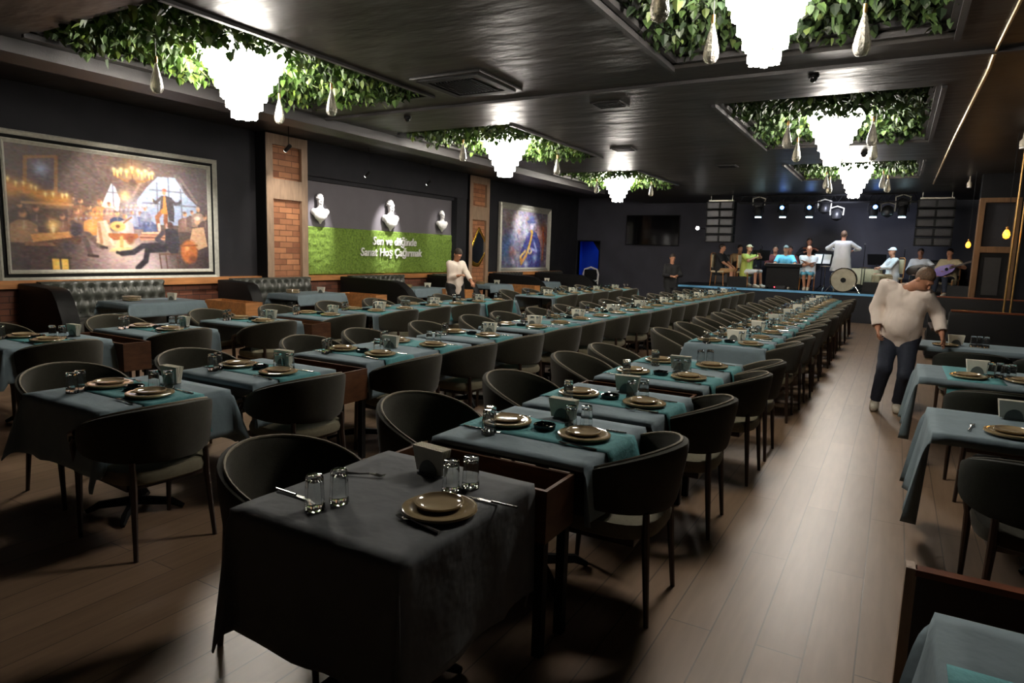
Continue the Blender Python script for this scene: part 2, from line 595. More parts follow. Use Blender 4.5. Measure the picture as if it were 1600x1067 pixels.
# ------------------------------------------------------------------ stage
STZ = .8
b = MB().box((-6.3, 20.6, 0), (1.9, YB - .01, STZ - .03))
b.box((-6.3, 20.66, STZ - .03), (1.9, YB - .01, STZ))
o = struct('stage_platform', b, M['stage'])
del o['kind']
tag(o, 'raised black stage platform where the band sits', 'stage')
e = MB().box((-6.3, 20.56, STZ - .05), (1.9, 20.66, STZ + .012)).build('edge_painted_light', M['edge_lit_blue'], o, False)
e['label'] = 'front edge of the stage, coloured as lit blue'

# ------------------------------------------------------------------ chandeliers
def chandelier(rad, label, loc):
    t = thing('crystal_chandelier', label, 'chandelier', loc, 0, 'tiered crystal chandeliers')
    # origin at bottom tip; six tiers
    MB().lathe([(.012, .74), (.012, .84)], n=8).build('stem', M['brass'], t)
    n = 7
    hh = .105
    rings = MB()
    for k in range(n):
        r = rad * (.28 + .72 * k / (n - 1))
        rings.lathe([(r - .012, k * hh + hh + .002), (r + .006, k * hh + hh + .002), (r + .006, k * hh + hh + .008), (r - .012, k * hh + hh + .008)], n=28, cap=False)
    rings.build('metal_frame', M['brass'], t)
    for k in range(n):
        r = rad * (.28 + .72 * k / (n - 1))
        m = max(10, int(2 * PI * r / .055))
        b = MB()
        for i in range(m):
            a = 2 * PI * i / m
            w = PI * r / m * .86
            ca, sa = math.cos(a), math.sin(a)
            jz = (i % 2) * .008
            pts = []
            for (du, dr) in ((-w, 0), (w, 0), (0, .014)):
                for z in (k * hh - jz, k * hh + hh + .0):
                    pts.append(((r + dr) * ca - du * sa, (r + dr) * sa + du * ca, z))
            b.add(pts, [(0, 1, 3, 2), (2, 3, 5, 4), (4, 5, 1, 0), (0, 2, 4), (1, 5, 3)])
        if k == 0:
            b.lathe([(.002, -.004), (r, 0)], n=16, cap=False)
        b.build('crystal_tier', M['crystal'], t, False)
    return t


RC = [(-.97, 5.2), (-.97, 10.9), (-.97, 16.4)]
LC = [(-6.42, 5.05), (-6.42, 10.7), (-6.42, 16.4)]
words = ['nearest', 'middle', 'farthest']
chs = []
for i, (x, y) in enumerate(RC):
    chandelier(.365, 'glowing tiered crystal chandelier, %s in the ceiling row above the aisle side' % words[i], (x, y, 3.06))
for i, (x, y) in enumerate(LC):
    chandelier(.445, 'glowing tiered crystal chandelier, %s in the ceiling row towards the left wall' % words[i], (x, y, 3.04))

# ------------------------------------------------------------------ ivy
def ivy(x0, x1, y0, y1, label, nleaf, seed, low=0.0, tint=(1, 1, 1)):
    rng = np.random.default_rng(seed)
    n = nleaf
    m = .05
    px = rng.uniform(x0 + m, x1 - m, n)
    py = rng.uniform(y0 + m, y1 - m, n)
    clump = np.array([noise.noise(Vector((a * 1.6, b_ * 1.6, seed))) for a, b_ in zip(px, py)])
    edge = np.minimum(np.minimum(px - x0, x1 - px), np.minimum(py - y0, y1 - py))
    depth = rng.uniform(0, 1, n) ** 1.4 * (.12 + .16 * (clump + .5)) * np.clip(edge / .3 + .6, .6, 1.2) + low * rng.uniform(0, 1, n)
    lcx, lcy = [(a, b_) for a, b_ in RC + LC if x0 < a < x1 and y0 < b_ < y1][0]
    depth = np.where(np.hypot(px - lcx, py - lcy) < .55, np.minimum(depth, .035), depth)
    pz = H + T - .01 - depth
    sz = rng.uniform(.035, .062, n)
    # leaf: 6 verts heart, folded along the mid rib
    L = np.array([(0, 0, 0), (.75, .35, .18), (.6, 1.0, .12), (0, 1.75, -.1), (-.6, 1.0, .12), (-.75, .35, .18), (0, .85, -.05)])
    F = [(0, 1, 6), (1, 2, 6), (2, 3, 6), (3, 4, 6), (4, 5, 6), (5, 0, 6)]
    az = rng.uniform(0, 2 * PI, n)
    tilt = rng.uniform(-1.5, -.2, n)
    V = L[None] * sz[:, None, None]
    # tilt about x then rotate z
    c, s = np.cos(tilt)[:, None], np.sin(tilt)[:, None]
    y = V[:, :, 1] * c - V[:, :, 2] * s
    z = V[:, :, 1] * s + V[:, :, 2] * c
    x = V[:, :, 0]
    c, s = np.cos(az)[:, None], np.sin(az)[:, None]
    P = np.stack([x * c - y * s + px[:, None], x * s + y * c + py[:, None], z + pz[:, None]], 2).reshape(-1, 3)
    P[:, 2] = np.minimum(P[:, 2], H + T + .02)
    faces = (np.array(F)[None] + (np.arange(n) * 7)[:, None, None]).reshape(-1, 3)
    me = bpy.data.meshes.new('ceiling_ivy')
    me.from_pydata(P.tolist(), [], faces.tolist())
    base = np.array([srgb(52, 76, 34)[:3], srgb(66, 94, 40)[:3], srgb(36, 56, 28)[:3], srgb(92, 114, 52)[:3], srgb(98, 112, 84)[:3]])
    ci = rng.choice(5, n, p=[.34, .26, .22, .12, .06])
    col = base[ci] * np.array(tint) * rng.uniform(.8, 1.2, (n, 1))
    at = me.color_attributes.new('col', 'FLOAT_COLOR', 'POINT')
    cc = np.ones((n * 7, 4), dtype=np.float32)
    cc[:, :3] = np.repeat(col, 7, 0)
    at.data.foreach_set('color', cc.ravel())
    me.materials.append(M['leaf'])
    o = bpy.data.objects.new('ceiling_ivy', me)
    C.objects.link(o)
    tag(o, label, 'ivy')
    o['kind'] = 'stuff'
    return o


for i, (y0, y1) in enumerate(RYS):
    ivy(RX[0], RX[1], y0, y1, 'artificial ivy filling the %s ceiling recess above the aisle side' % words[i], (5200, 4800, 3400)[i], 10 + i, 0, (1.05, .92, 1.25) if i == 0 else (1, 1, 1))
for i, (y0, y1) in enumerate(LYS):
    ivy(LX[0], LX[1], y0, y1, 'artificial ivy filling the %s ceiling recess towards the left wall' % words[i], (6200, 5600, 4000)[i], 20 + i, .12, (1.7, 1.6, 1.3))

# hanging beaded teardrop pendants
tp = thing('teardrop_pendant', 'x', 'pendant light')
prof = [(.008, .30), (.012, .285), (.02, .25), (.036, .19), (.052, .12), (.06, .075), (.056, .04), (.04, .012), (.012, 0)]
MB().lathe(prof, n=10).build('glass_drop', M['pendglass'], tp, False)
MB().lathe([(.004, .01), (.03, .05), (.034, .1), (.02, .18), (.004, .26)], n=8).build('inner_bulb', M['lamp_w'] if False else M['pendglass'], tp)
MB().lathe([(.012, .285), (.016, .30), (.014, .345), (.004, .35)], n=10).build('cap', M['brass'], tp)
MB().lathe([(.003, .35), (.003, .82)], n=6).build('cord', M['darkmetal'], tp)
TP = Proto(tp)
pend = [(-1.36, 4.0, 3.03), (-1.34, 5.15, 3.08), (-.355, 5.35, 3.07), (-1.36, 9.2, 3.06), (-1.42, 10.6, 3.08), (-.41, 9.3, 3.06), (-.44, 10.75, 3.08),
        (-1.4, 14.9, 3.1), (-1.42, 15.9, 3.11), (-.4, 15.0, 3.1), (-.33, 15.9, 3.11),
        (-6.35, 4.0, 3.07), (-6.5, 5.6, 3.08), (-5.55, 5.5, 3.08), (-6.3, 8.95 + .2, 3.1), (-5.55, 11.1, 3.09), (-6.4, 14.95, 3.11), (-5.4, 16.0, 3.12)]
pl = ['hanging left of the nearest aisle chandelier, cut by the photo top', 'hanging before the nearest aisle chandelier on its left', 'hanging right of the nearest aisle chandelier',
      'front left of the middle aisle chandelier', 'rear left of the middle aisle chandelier', 'front right of the middle aisle chandelier', 'rear right of the middle aisle chandelier',
      'front left of the farthest aisle chandelier', 'rear left of the farthest aisle chandelier', 'front right of the farthest aisle chandelier', 'rear right of the farthest aisle chandelier',
      'hanging left of the nearest left-hand chandelier', 'hanging just right and below the nearest left-hand chandelier', 'hanging far right of the nearest left-hand chandelier',
      'left of the middle left-hand chandelier', 'right of the middle left-hand chandelier', 'left of the farthest left-hand chandelier', 'right of the farthest left-hand chandelier']
for (x, y, z), l in zip(pend, pl):
    TP.put((x, y, z), 0, 'beaded glass teardrop pendant ' + l, 'teardrop glass pendants under the ivy')

# ------------------------------------------------------------------ ceiling fittings
t = thing('air_conditioner_cassette', 'large square ceiling air conditioner cassette between the two ivy rows', 'air conditioner', (-4.56, 6.68, H))
MB().box((-.48, -.48, -.03), (.48, .48, .0)).build('casing', M['vent'], t, False, .008)
b = MB()
for a, c_ in (((-.42, -.42), (.42, -.33)), ((-.42, .33), (.42, .42)), ((-.42, -.33), (-.33, .33)), ((.33, -.33), (.42, .33))):
    b.box((a[0], a[1], -.045), (c_[0], c_[1], -.03))
b.build('air_flap', M['black'], t, False)
b = MB()
for i in range(13):
    b.box((-.27 + i * .042, -.27, -.045), (-.255 + i * .042, .27, -.03))
b.build('grille', M['black'], t, False)
for (x, y), l in zip([(-3.42, 8.3), (-4.55, 11.8), (-3.3, 14.6)], ['nearest', 'middle', 'farthest']):
    t = thing('ceiling_vent', 'small dark square ceiling vent, %s of the three down the middle' % l, 'vent', (x, y, H), 0, 'small ceiling vents')
    MB().box((-.2, -.18, -.02), (.2, .18, .0)).build('frame', M['vent'], t, False)
    b = MB()
    for i in range(6):
        b.box((-.17, -.15 + i * .05, -.03), (.17, -.125 + i * .05, -.02))
    b.build('grille', M['black'], t, False)
for (x, y), l in zip([(-6.48, 7.95), (-.95, 7.85), (-.7, 13.6)], ['towards the left wall', 'between the near and middle aisle chandeliers', 'beside the farthest aisle chandelier']):
    t = thing('dome_camera', 'small black dome camera on the ceiling ' + l, 'camera', (x, y, H - (.035 if y < 7.6 else 0)), 0, 'dome cameras')
    MB().lathe([(.055, 0), (.055, -.025), (.045, -.035)], n=14).build('base', M['black'], t)
    MB().lathe([(.04, -.03), (.038, -.05), (.026, -.07), (.006, -.078)], n=14).build('dome', M['blackgloss'], t)
# gold rope cable across the right of the ceiling
b = MB().tube([(.6, 3.9, H - .02), (.6, 6.0, H - .02), (.585, 7.6, H - .02)], .014, 6)
b.tube([(.585, 7.6, H - .03), (.6, 8.2, H - .02), (.57, 12, H - .02), (.56, 19, H - .02)], .018, 6)
tag(b.build('ceiling_cable', M['gold']), 'pale cable running along the ceiling right of the recesses', 'cable')
for (x, y, z), l in zip([(1.38, 11.9, 3.32), (1.2, 17.8, 3.36)], ['nearer', 'farther']):
    t = thing('ceiling_spotlight', 'small white round ceiling spotlight at far right, the %s one' % l, 'light', (x, y, z), 0, 'white ceiling spotlights')
    MB().lathe([(.02, 0), (.05, .03), (.05, .1), (.02, .14), (.01, H - z)], n=12).build('housing', M['sneaker'], t)
    MB().lathe([(.003, -.002), (.045, .0), (.045, .02)], n=12).build('lens', M['white'], t)
# gallery spotlight heads
for (x, y, z), l in zip([(-9.75, 8.6, 3.4), (-10.2, 11.2, 3.25), (-10.2, 13.4, 3.3)], ['beside the near brick pillar', 'left above the moss wall', 'right above the moss wall']):
    t = thing('gallery_spotlight', 'small black track spotlight ' + l, 'light', (x, y, z), 0, 'black track spotlights')
    MB().lathe([(.006, .05), (.006, 3.83 - z)], n=6).build('rod', M['darkmetal'], t)
    MB().tube([(.04, 0, .05), (-.09, 0, -.04)], .035, 10).build('head', M['darkmetal'], t)
    MB().tube([(-.091, 0, -.041), (-.095, 0, -.044)], .03, 10).build('lens', M['lamp_w'], t)

# ------------------------------------------------------------------ paintings
def lin(c):
    c = np.asarray(c, float) / 255
    return np.where(c > .04, ((c + .055) / 1.055) ** 2.4, c / 12.92)


class Canvas:
    """pigment laid on a dense grid: u left to right, v top to bottom"""
    def __init__(s, nu, nv, bg, asp):
        s.nu, s.nv, s.asp = nu, nv, asp
        s.u, s.v = np.meshgrid(np.linspace(0, 1, nu), np.linspace(0, 1, nv), indexing='ij')
        s.c = np.ones((nu, nv, 3)) * np.array(bg, float)
        s.rng = np.random.default_rng(3)

    def mix(s, a, col):
        s.c = s.c * (1 - a[..., None]) + np.array(col, float) * a[..., None]

    def blob(s, u, v, ru, rv, col, soft=.35, rot=0, op=1):
        x = (s.u - u) * s.asp
        y = s.v - v
        c, n = math.cos(rot), math.sin(rot)
        X, Y = (x * c + y * n) / (ru * s.asp), (-x * n + y * c) / rv
        d = np.sqrt(X * X + Y * Y)
        s.mix(op * np.clip((1 - d) / soft + .0, 0, 1), col)

    def glow(s, u, v, r, col, op=1):
        d = ((s.u - u) * s.asp) ** 2 + (s.v - v) ** 2
        s.mix(op * np.exp(-d / (r * r)), col)

    def poly(s, pts, col, op=1, soft=.006):
        inside = np.zeros(s.u.shape, bool)
        n = len(pts)
        for i in range(n):
            x0, y0 = pts[i]
            x1, y1 = pts[(i + 1) % n]
            if y0 == y1:
                continue
            cond = ((y0 > s.v) != (y1 > s.v)) & (s.u < (x1 - x0) * (s.v - y0) / (y1 - y0) + x0)
            inside ^= cond
        s.mix(inside * float(op), col)

    def line(s, pts, w, col, op=1):
        for (x0, y0), (x1, y1) in zip(pts, pts[1:]):
            ax, ay = (s.u - x0) * s.asp, s.v - y0
            bx, by = (x1 - x0) * s.asp, y1 - y0
            t = np.clip((ax * bx + ay * by) / (bx * bx + by * by + 1e-9), 0, 1)
            d = np.hypot(ax - t * bx, ay - t * by)
            s.mix(op * np.clip((w - d) / (w * .4), 0, 1), col)

    def build(s, name, parent, w, h, noise_amp=9):
        # smooth brush noise
        rg = s.rng
        g = rg.normal(0, 1, (s.nu // 5 + 2, s.nv // 3 + 2, 3))
        iu = np.linspace(0, g.shape[0] - 1.001, s.nu)
        iv = np.linspace(0, g.shape[1] - 1.001, s.nv)
        a, b_ = iu.astype(int), iv.astype(int)
        fu, fv = (iu - a)[:, None, None], (iv - b_)[None, :, None]
        nn = (g[a][:, b_] * (1 - fu) + g[a + 1][:, b_] * fu) * (1 - fv) + (g[a][:, b_ + 1] * (1 - fu) + g[a + 1][:, b_ + 1] * fu) * fv
        q = s.c
        for _k in range(2):
            q = (q + np.roll(q, 1, 0) + np.roll(q, -1, 0) + np.roll(q, 1, 1) + np.roll(q, -1, 1)) / 5
        c = np.clip(q + nn.mean(2, keepdims=True) * noise_amp + nn * noise_amp * .5, 0, 255)
        col = np.ones((s.nu * s.nv, 4), dtype=np.float32)
        col[:, :3] = lin(c).reshape(-1, 3)
        # canvas lies in the YZ plane: u runs along +Y as seen from the room, facing +X
        P = np.stack([np.zeros(s.u.shape), (s.u - .5) * w, (.5 - s.v) * h], 2).reshape(-1, 3)
        i, j = np.meshgrid(np.arange(s.nu - 1), np.arange(s.nv - 1), indexing='ij')
        k0 = (i * s.nv + j).ravel()
        F = np.stack([k0, k0 + 1, k0 + s.nv + 1, k0 + s.nv], 1)
        me = bpy.data.meshes.new(name)
        me.from_pydata(P.tolist(), [], F.tolist())
        at = me.color_attributes.new('col', 'FLOAT_COLOR', 'POINT')
        at.data.foreach_set('color', col.ravel())
        me.materials.append(M['paint'])
        o = bpy.data.objects.new(name, me)
        C.objects.link(o)
        o.parent = parent
        return o


def frame_mesh(parent, w, h, layers):
    for nm, off, wd, dep, m in layers:
        b = MB()
        # mitred profile ring
        W, Hh = w / 2 + off, h / 2 + off
        prof = [(0, 0), (0, dep), (wd * .3, dep * 1.25), (wd * .7, dep * .8), (wd, dep * .5), (wd, 0)]
        ring = []
        for (o_, d) in prof:
            ring.append([(d, sy * (W - o_), sz * (Hh - o_)) for sy, sz in ((-1, -1), (1, -1), (1, 1), (-1, 1))])
        v = [p for r_ in ring for p in r_]
        f = []
        for i in range(len(prof)):
            for k_ in range(4):
                a, b2 = i, (i + 1) % len(prof)
                f.append((a * 4 + k_, a * 4 + (k_ + 1) % 4, b2 * 4 + (k_ + 1) % 4, b2 * 4 + k_))
        b.add(v, f)
        b.build(nm, m, parent, False)


# tavern concert scene (generic)
t = thing('framed_painting', 'wide silver framed painting of a candlelit tavern gathering on the left wall', 'painting', (-10.96, 6.18, 2.08))
PW, PH = 3.16, 1.80
cv = Canvas(430, 240, (84, 68, 63), PW / PH)
K = .965
def P_(*a):
    return [(x, y * K) for x, y in a]
cv.glow(.5, .0, .5, (112, 90, 80), .8)
cv.glow(.95, .35, .22, (92, 78, 78), .9)
cv.glow(.02, .75, .28, (66, 52, 50), .9)
cv.glow(.98, .9, .3, (64, 50, 50), .9)
for (a0, a1, c_) in (((.296, .07), (.46, .29), (80, 66, 60)), ((.32, .04), (.50, .25), (104, 86, 78)), ((.36, .02), (.42, .3), (88, 72, 66)), ((.25, .05), (.40, .30), (96, 80, 74))):
    cv.line([a0, a1], .022, c_, .8)
cv.poly(P_((0, .22), (.05, .22), (.06, .5), (0, .55)), (96, 74, 62))
# picture in a gilt frame
cv.poly(P_((.076, .094), (.222, .057), (.211, .379), (.065, .403)), (150, 108, 70))
cv.poly(P_((.092, .115), (.205, .085), (.195, .355), (.082, .375)), (98, 82, 86))
cv.glow(.145, .18, .055, (168, 178, 206), .95)
# windows
cv.poly(P_((.41, .45), (.468, .225), (.502, .388), (.492, .5), (.407, .5)), (222, 226, 238))
cv.poly(P_((.575, .6), (.591, .375), (.65, .24), (.706, .142), (.804, .13), (.856, .273), (.929, .387), (.925, .6)), (150, 162, 184))
cv.glow(.80, .25, .09, (190, 200, 218), .8)
for l_ in (((.765, .14), (.765, .55)), ((.835, .24), (.84, .55)), ((.66, .27), (.85, .27)), ((.62, .40), (.93, .40)), ((.70, .2), (.70, .55)), ((.468, .24), (.468, .45)), ((.44, .33), (.49, .33))):
    cv.line(P_(*l_), .009, (104, 102, 112), .85)
# drapes
cv.poly(P_((.452, .228), (.49, .06), (.57, .02), (.72, .05), (.699, .12), (.64, .25), (.575, .36), (.545, .42), (.515, .42), (.49, .30)), (98, 76, 68))
cv.line(P_((.50, .08), (.53, .40)), .014, (98, 76, 70), .7)
cv.line(P_((.66, .07), (.57, .34)), .014, (146, 116, 100), .7)
cv.poly(P_((.79, .08), (1.0, .06), (1.0, .62), (.95, .50), (.929, .387), (.856, .25), (.83, .13)), (82, 68, 70))
cv.line(P_((.83, .12), (.93, .36)), .016, (132, 110, 106), .7)
cv.line(P_((.9, .10), (.97, .5)), .02, (82, 68, 70), .7)
# mantel and wall candles
cv.poly(P_((.06, .46), (.275, .455), (.275, .50), (.26, .56), (.088, .578), (.07, .5)), (112, 88, 76))
cv.line(P_((.06, .475), (.275, .47)), .012, (178, 140, 108))
cv.poly(P_((.10, .515), (.25, .51), (.25, .66), (.10, .67)), (70, 54, 50), .8)
for x, y in ((.010, .30), (.016, .36), (.04, .33), (.071, .326), (.085, .31), (.102, .346), (.12, .356), (.135, .38), (.158, .401), (.175, .40), (.191, .385), (.21, .41), (.231, .392), (.25, .40)):
    cv.glow(x, y * K + .03, .05, (226, 150, 66), .55)
for x, y in ((.010, .30), (.04, .33), (.071, .326), (.102, .346), (.12, .356), (.158, .401), (.191, .395), (.231, .40), (.25, .395)):
    cv.blob(x, y * K, .005, .03, (255, 224, 140), .8)
    cv.glow(x, y * K - .01, .014, (255, 232, 160), .95)
# candle chandelier
cv.glow(.575, .12, .10, (216, 158, 84), .6)
cv.line(P_((.485, .17), (.53, .21), (.57, .215), (.63, .20), (.67, .16)), .012, (136, 92, 50))
cv.line(P_((.57, .0), (.57, .2)), .007, (110, 76, 48))
for x, y in ((.478, .115), (.495, .13), (.513, .108), (.541, .116), (.57, .085), (.602, .103), (.62, .12), (.639, .10), (.66, .12), (.677, .11)):
    cv.blob(x, y + .03, .006, .035, (240, 190, 104), .7)
    cv.glow(x, y, .017, (255, 234, 160), .95)
cv.blob(.57, .215, .025, .04, (84, 58, 46), .5)
cv.glow(.527, .345, .045, (255, 206, 120), .97)
# warm and cool haze in the middle of the room
cv.glow(.56, .45, .11, (176, 178, 196), .7)
cv.glow(.42, .50, .10, (232, 176, 120), .6)
cv.glow(.50, .88, .30, (206, 172, 168), .95)
cv.glow(.62, .98, .22, (228, 204, 204), .9)
cv.glow(.50, .78, .09, (255, 232, 170), .95)
cv.glow(.14, .70, .12, (196, 126, 66), .8)
cv.glow(.30, .60, .08, (188, 124, 74), .6)


def fig(x, y, s, coat, hair=(70, 50, 42), skin=(206, 152, 114), lean=0, arm=None, rim=None):
    """seated or standing guest: shoulders, sleeve, head, hair"""
    y *= K
    a = s / cv.asp
    cv.poly([(x - .42 * a + lean * a, y + .95 * s), (x - .40 * a, y + .34 * s), (x - .16 * a, y + .20 * s), (x + .16 * a, y + .20 * s), (x + .42 * a, y + .36 * s), (x + .46 * a + lean * a, y + .98 * s)], coat)
    cv.blob(x - .02 * a, y + .55 * s, .30 * a, .42 * s, tuple(min(255, int(c * 1.22) + 6) for c in coat), .8, .2, .75)
    cv.line([(x + .02 * a, y + .24 * s), (x, y + .5 * s)], .035 * s, (206, 186, 170), .35)
    cv.blob(x, y, .15 * a, .17 * s, skin, .5)
    cv.blob(x - .05 * a, y + .02 * s, .07 * a, .12 * s, (150, 100, 76), .8, 0, .5)
    cv.blob(x - .03 * a, y - .08 * s, .15 * a, .10 * s, hair, .7, 0, .8)
    if rim:
        cv.blob(x + .09 * a, y - .01 * s, .05 * a, .12 * s, rim, .7)
    if arm:
        cv.line([(x + .3 * a, y + .40 * s), (arm[0], arm[1] * K)], .085 * s, coat)
        cv.blob(arm[0], arm[1] * K, .06 * a, .07 * s, skin, .5)


for x, y, s, c_, hr, arm in ((.31, .43, .16, (140, 98, 74), (96, 66, 50), None), (.35, .48, .14, (120, 90, 80), (70, 52, 46), None), (.401, .43, .17, (196, 128, 78), (150, 84, 50), (.44, .50)), (.447, .439, .15, (170, 132, 116), (104, 76, 60), None),
                         (.604, .504, .15, (96, 100, 132), (120, 96, 84), None), (.56, .50, .13, (150, 152, 176), (130, 110, 100), None), (.653, .543, .16, (84, 92, 126), (110, 86, 76), None), (.483, .518, .16, (62, 66, 92), (90, 66, 54), None), (.63, .46, .12, (130, 130, 150), (120, 96, 84), None),
                         (.856, .482, .18, (120, 92, 84), (78, 58, 50), None), (.90, .46, .15, (104, 82, 78), (70, 54, 48), None), (.938, .425, .18, (150, 124, 110), (180, 160, 140), None), (.98, .50, .2, (86, 66, 64), (60, 46, 42), None),
                         (.115, .517, .20, (84, 66, 60), (64, 48, 42), (.17, .62)), (.226, .575, .18, (112, 80, 66), (70, 50, 42), (.26, .68)), (.29, .521, .18, (132, 96, 76), (96, 70, 56), None), (.05, .50, .16, (70, 54, 50), (54, 40, 36), None),
                         (.361, .546, .18, (212, 146, 84), (190, 120, 66), (.40, .60)), (.522, .543, .17, (196, 176, 170), (166, 130, 104), None), (.06, .568, .24, (150, 116, 88), (60, 44, 38), (.11, .70))):
    fig(x, y, s, c_, hr, arm=arm, rim=(250, 206, 140) if .25 < x < .6 else None)
for i in range(60):
    x, y = .28 + .42 * ((i * .618) % 1), .40 + .20 * ((i * .377) % 1)
    cv.blob(x, y, .008, .018, ((255, 220, 160), (90, 76, 90), (190, 196, 220), (170, 110, 74))[i % 4], .8, i, .55)
# left table, seated men, reclining man with long legs
cv.poly(P_((.085, .735), (.30, .69), (.31, .735), (.095, .80)), (206, 146, 88))
cv.poly(P_((.095, .80), (.31, .735), (.30, .80), (.12, .86)), (92, 62, 48))
cv.glow(.182, .63, .05, (255, 208, 124), .95)
cv.blob(.182, .655, .012, .05, (255, 230, 170), .6)
cv.line(P_((.27, .62), (.31, .72), (.33, .80), (.345, .89)), .026, (92, 74, 70))
cv.line(P_((.29, .70), (.34, .72), (.385, .81), (.405, .83)), .026, (112, 88, 80))
cv.line(P_((.335, .905), (.378, .912)), .014, (58, 44, 42))
cv.line(P_((.395, .825), (.425, .835)), .012, (58, 44, 42))
cv.blob(.285, .66, .035, .08, (66, 54, 62), .4, .4)
cv.blob(.24, .80, .05, .06, (76, 62, 66), .5)
cv.line(P_((.20, .86), (.24, .97)), .02, (84, 66, 62))
cv.poly(P_((.061, .797), (.178, .80), (.234, .964), (.21, 1.04), (.029, 1.04)), (72, 52, 50))
cv.poly(P_((.061, .797), (.178, .80), (.19, .83), (.06, .83)), (128, 88, 66))
cv.blob(.04, .93, .05, .035, (112, 94, 88), .3)
cv.poly(P_((-.004, .93), (.083, .93), (.078, 1.04), (-.01, 1.04)), (58, 46, 48))
# lady in a pale gown, lute player
cv.poly(P_((.385, .60), (.43, .585), (.455, .70), (.475, .80), (.42, .82), (.375, .79)), (226, 188, 156))
cv.line(P_((.42, .60), (.455, .80)), .014, (250, 226, 196), .8)
cv.line(P_((.39, .62), (.40, .79)), .016, (176, 118, 84), .8)
cv.blob(.484, .635 * K, .045, .05, (240, 184, 112), .25)
cv.blob(.484, .635 * K, .014, .018, (120, 76, 48), .4)
cv.line(P_((.515, .60), (.556, .545)), .009, (150, 100, 64))
# round table, books, glow
cv.poly(P_((.435, .70), (.585, .695), (.59, .73), (.56, .755), (.46, .76), (.435, .73)), (176, 104, 62))
cv.line(P_((.50, .74), (.50, .83)), .02, (232, 176, 110))
cv.poly(P_((.45, .83), (.55, .83), (.57, .87), (.43, .87)), (250, 214, 150), .8)
cv.blob(.545, .72, .03, .06, (150, 88, 62), .5)
cv.poly(P_((.59, .725), (.60, .70), (.735, .70), (.74, .745), (.60, .76)), (206, 150, 122))
cv.poly(P_((.605, .68), (.72, .665), (.73, .70), (.61, .705)), (232, 186, 150))
cv.line(P_((.60, .73), (.735, .725)), .007, (120, 74, 60))
cv.line(P_((.605, .70), (.73, .697)), .006, (150, 96, 76))
# the standing speaker
cv.line(P_((.722, .47), (.695, .53), (.703, .645)), .024, (150, 92, 62))
cv.line(P_((.745, .47), (.742, .56), (.748, .64)), .026, (132, 80, 56))
cv.line(P_((.703, .60), (.705, .65)), .018, (206, 186, 176))
cv.line(P_((.748, .60), (.75, .65)), .018, (196, 176, 170))
cv.poly(P_((.722, .325), (.752, .315), (.756, .49), (.716, .49)), (206, 130, 66))
cv.poly(P_((.745, .315), (.782, .33), (.795, .45), (.79, .57), (.762, .55), (.752, .45)), (66, 60, 64))
cv.poly(P_((.722, .32), (.735, .32), (.728, .44), (.712, .46)), (84, 72, 72))
cv.line(P_((.775, .345), (.80, .385), (.825, .38), (.832, .36)), .017, (72, 64, 68))
cv.line(P_((.72, .34), (.69, .39), (.668, .36)), .016, (84, 72, 72))
cv.poly(P_((.648, .325), (.672, .345), (.676, .385), (.652, .36)), (236, 206, 170))
cv.blob(.739, .285 * K, .013, .030, (214, 140, 104), .35)
cv.blob(.741, .262 * K, .015, .018, (176, 96, 70), .4)
# the seated man in dark clothes with stretched legs
cv.poly(P_((.738, .64), (.775, .62), (.81, .66), (.82, .78), (.80, .90), (.765, .88), (.735, .82)), (56, 50, 58))
cv.line(P_((.74, .80), (.68, .80), (.61, .81), (.56, .87), (.50, .885)), .030, (50, 44, 52))
cv.line(P_((.73, .84), (.635, .85), (.622, .95), (.58, 1.02)), .032, (44, 38, 46))
cv.line(P_((.50, .885), (.475, .875)), .016, (40, 34, 38))
cv.line(P_((.72, .68), (.69, .74), (.72, .78)), .026, (72, 64, 72))
cv.blob(.766, .60 * K, .020, .040, (84, 60, 54), .3)
cv.blob(.748, .60 * K, .007, .02, (196, 140, 108), .5)
for x in (.70, .735, .80):
    cv.line(P_((x, .88), (x + .008, 1.03)), .008, (96, 68, 58))
cv.line(P_((.70, .885), (.81, .885)), .01, (110, 80, 66))
# woman and great copper jar at right
cv.poly(P_((.90, .62), (.97, .60), (.99, .80), (.93, .84), (.88, .74)), (198, 158, 122))
cv.blob(.93, .545 * K, .02, .042, (214, 160, 126), .35)
cv.blob(.93, .515 * K, .024, .022, (226, 206, 186), .4)
cv.blob(.875, .86 * K, .058, .13, (188, 108, 58), .25)
cv.blob(.862, .82 * K, .022, .05, (232, 160, 96), .7)
cv.blob(.895, .93 * K, .03, .05, (120, 66, 44), .6)
cv.line(P_((.825, .80), (.925, .79)), .010, (142, 84, 52))
cv.blob(.985, .92, .045, .14, (56, 44, 46), .6)
# lantern
cv.poly(P_((.163, .925), (.247, .93), (.240, 1.035), (.168, 1.035)), (236, 184, 84))
cv.glow(.205, .95, .03, (255, 220, 130), .9)
for x in (.165, .205, .244):
    cv.line(P_((x, .92), (x + .002, 1.035)), .009, (62, 48, 42))
cv.line(P_((.158, .925), (.252, .93)), .012, (62, 48, 42))
cv.blob(.204, .895 * K, .030, .035, (74, 62, 58), .3)
cv.line(P_((.19, .86), (.204, .835), (.218, .86)), .006, (62, 48, 42))
for xx, yy in ((.02, 1.0), (.5, 1.0), (.9, 1.0)):
    cv.glow(xx, yy, .05, (120, 84, 80), .3)
pc = cv.build('canvas', t, PW, PH, 9)
pc.location = (.03, 0, 0)
frame_mesh(t, PW, PH, [('outer_frame', .17, .075, .08, M['silver']), ('middle_frame', .10, .06, .045, M['black']), ('inner_frame', .05, .06, .06, M['silver'])])
MB().box((0, -PW / 2, -PH / 2), (.02, PW / 2, PH / 2)).build('backing', M['black'], t, False)

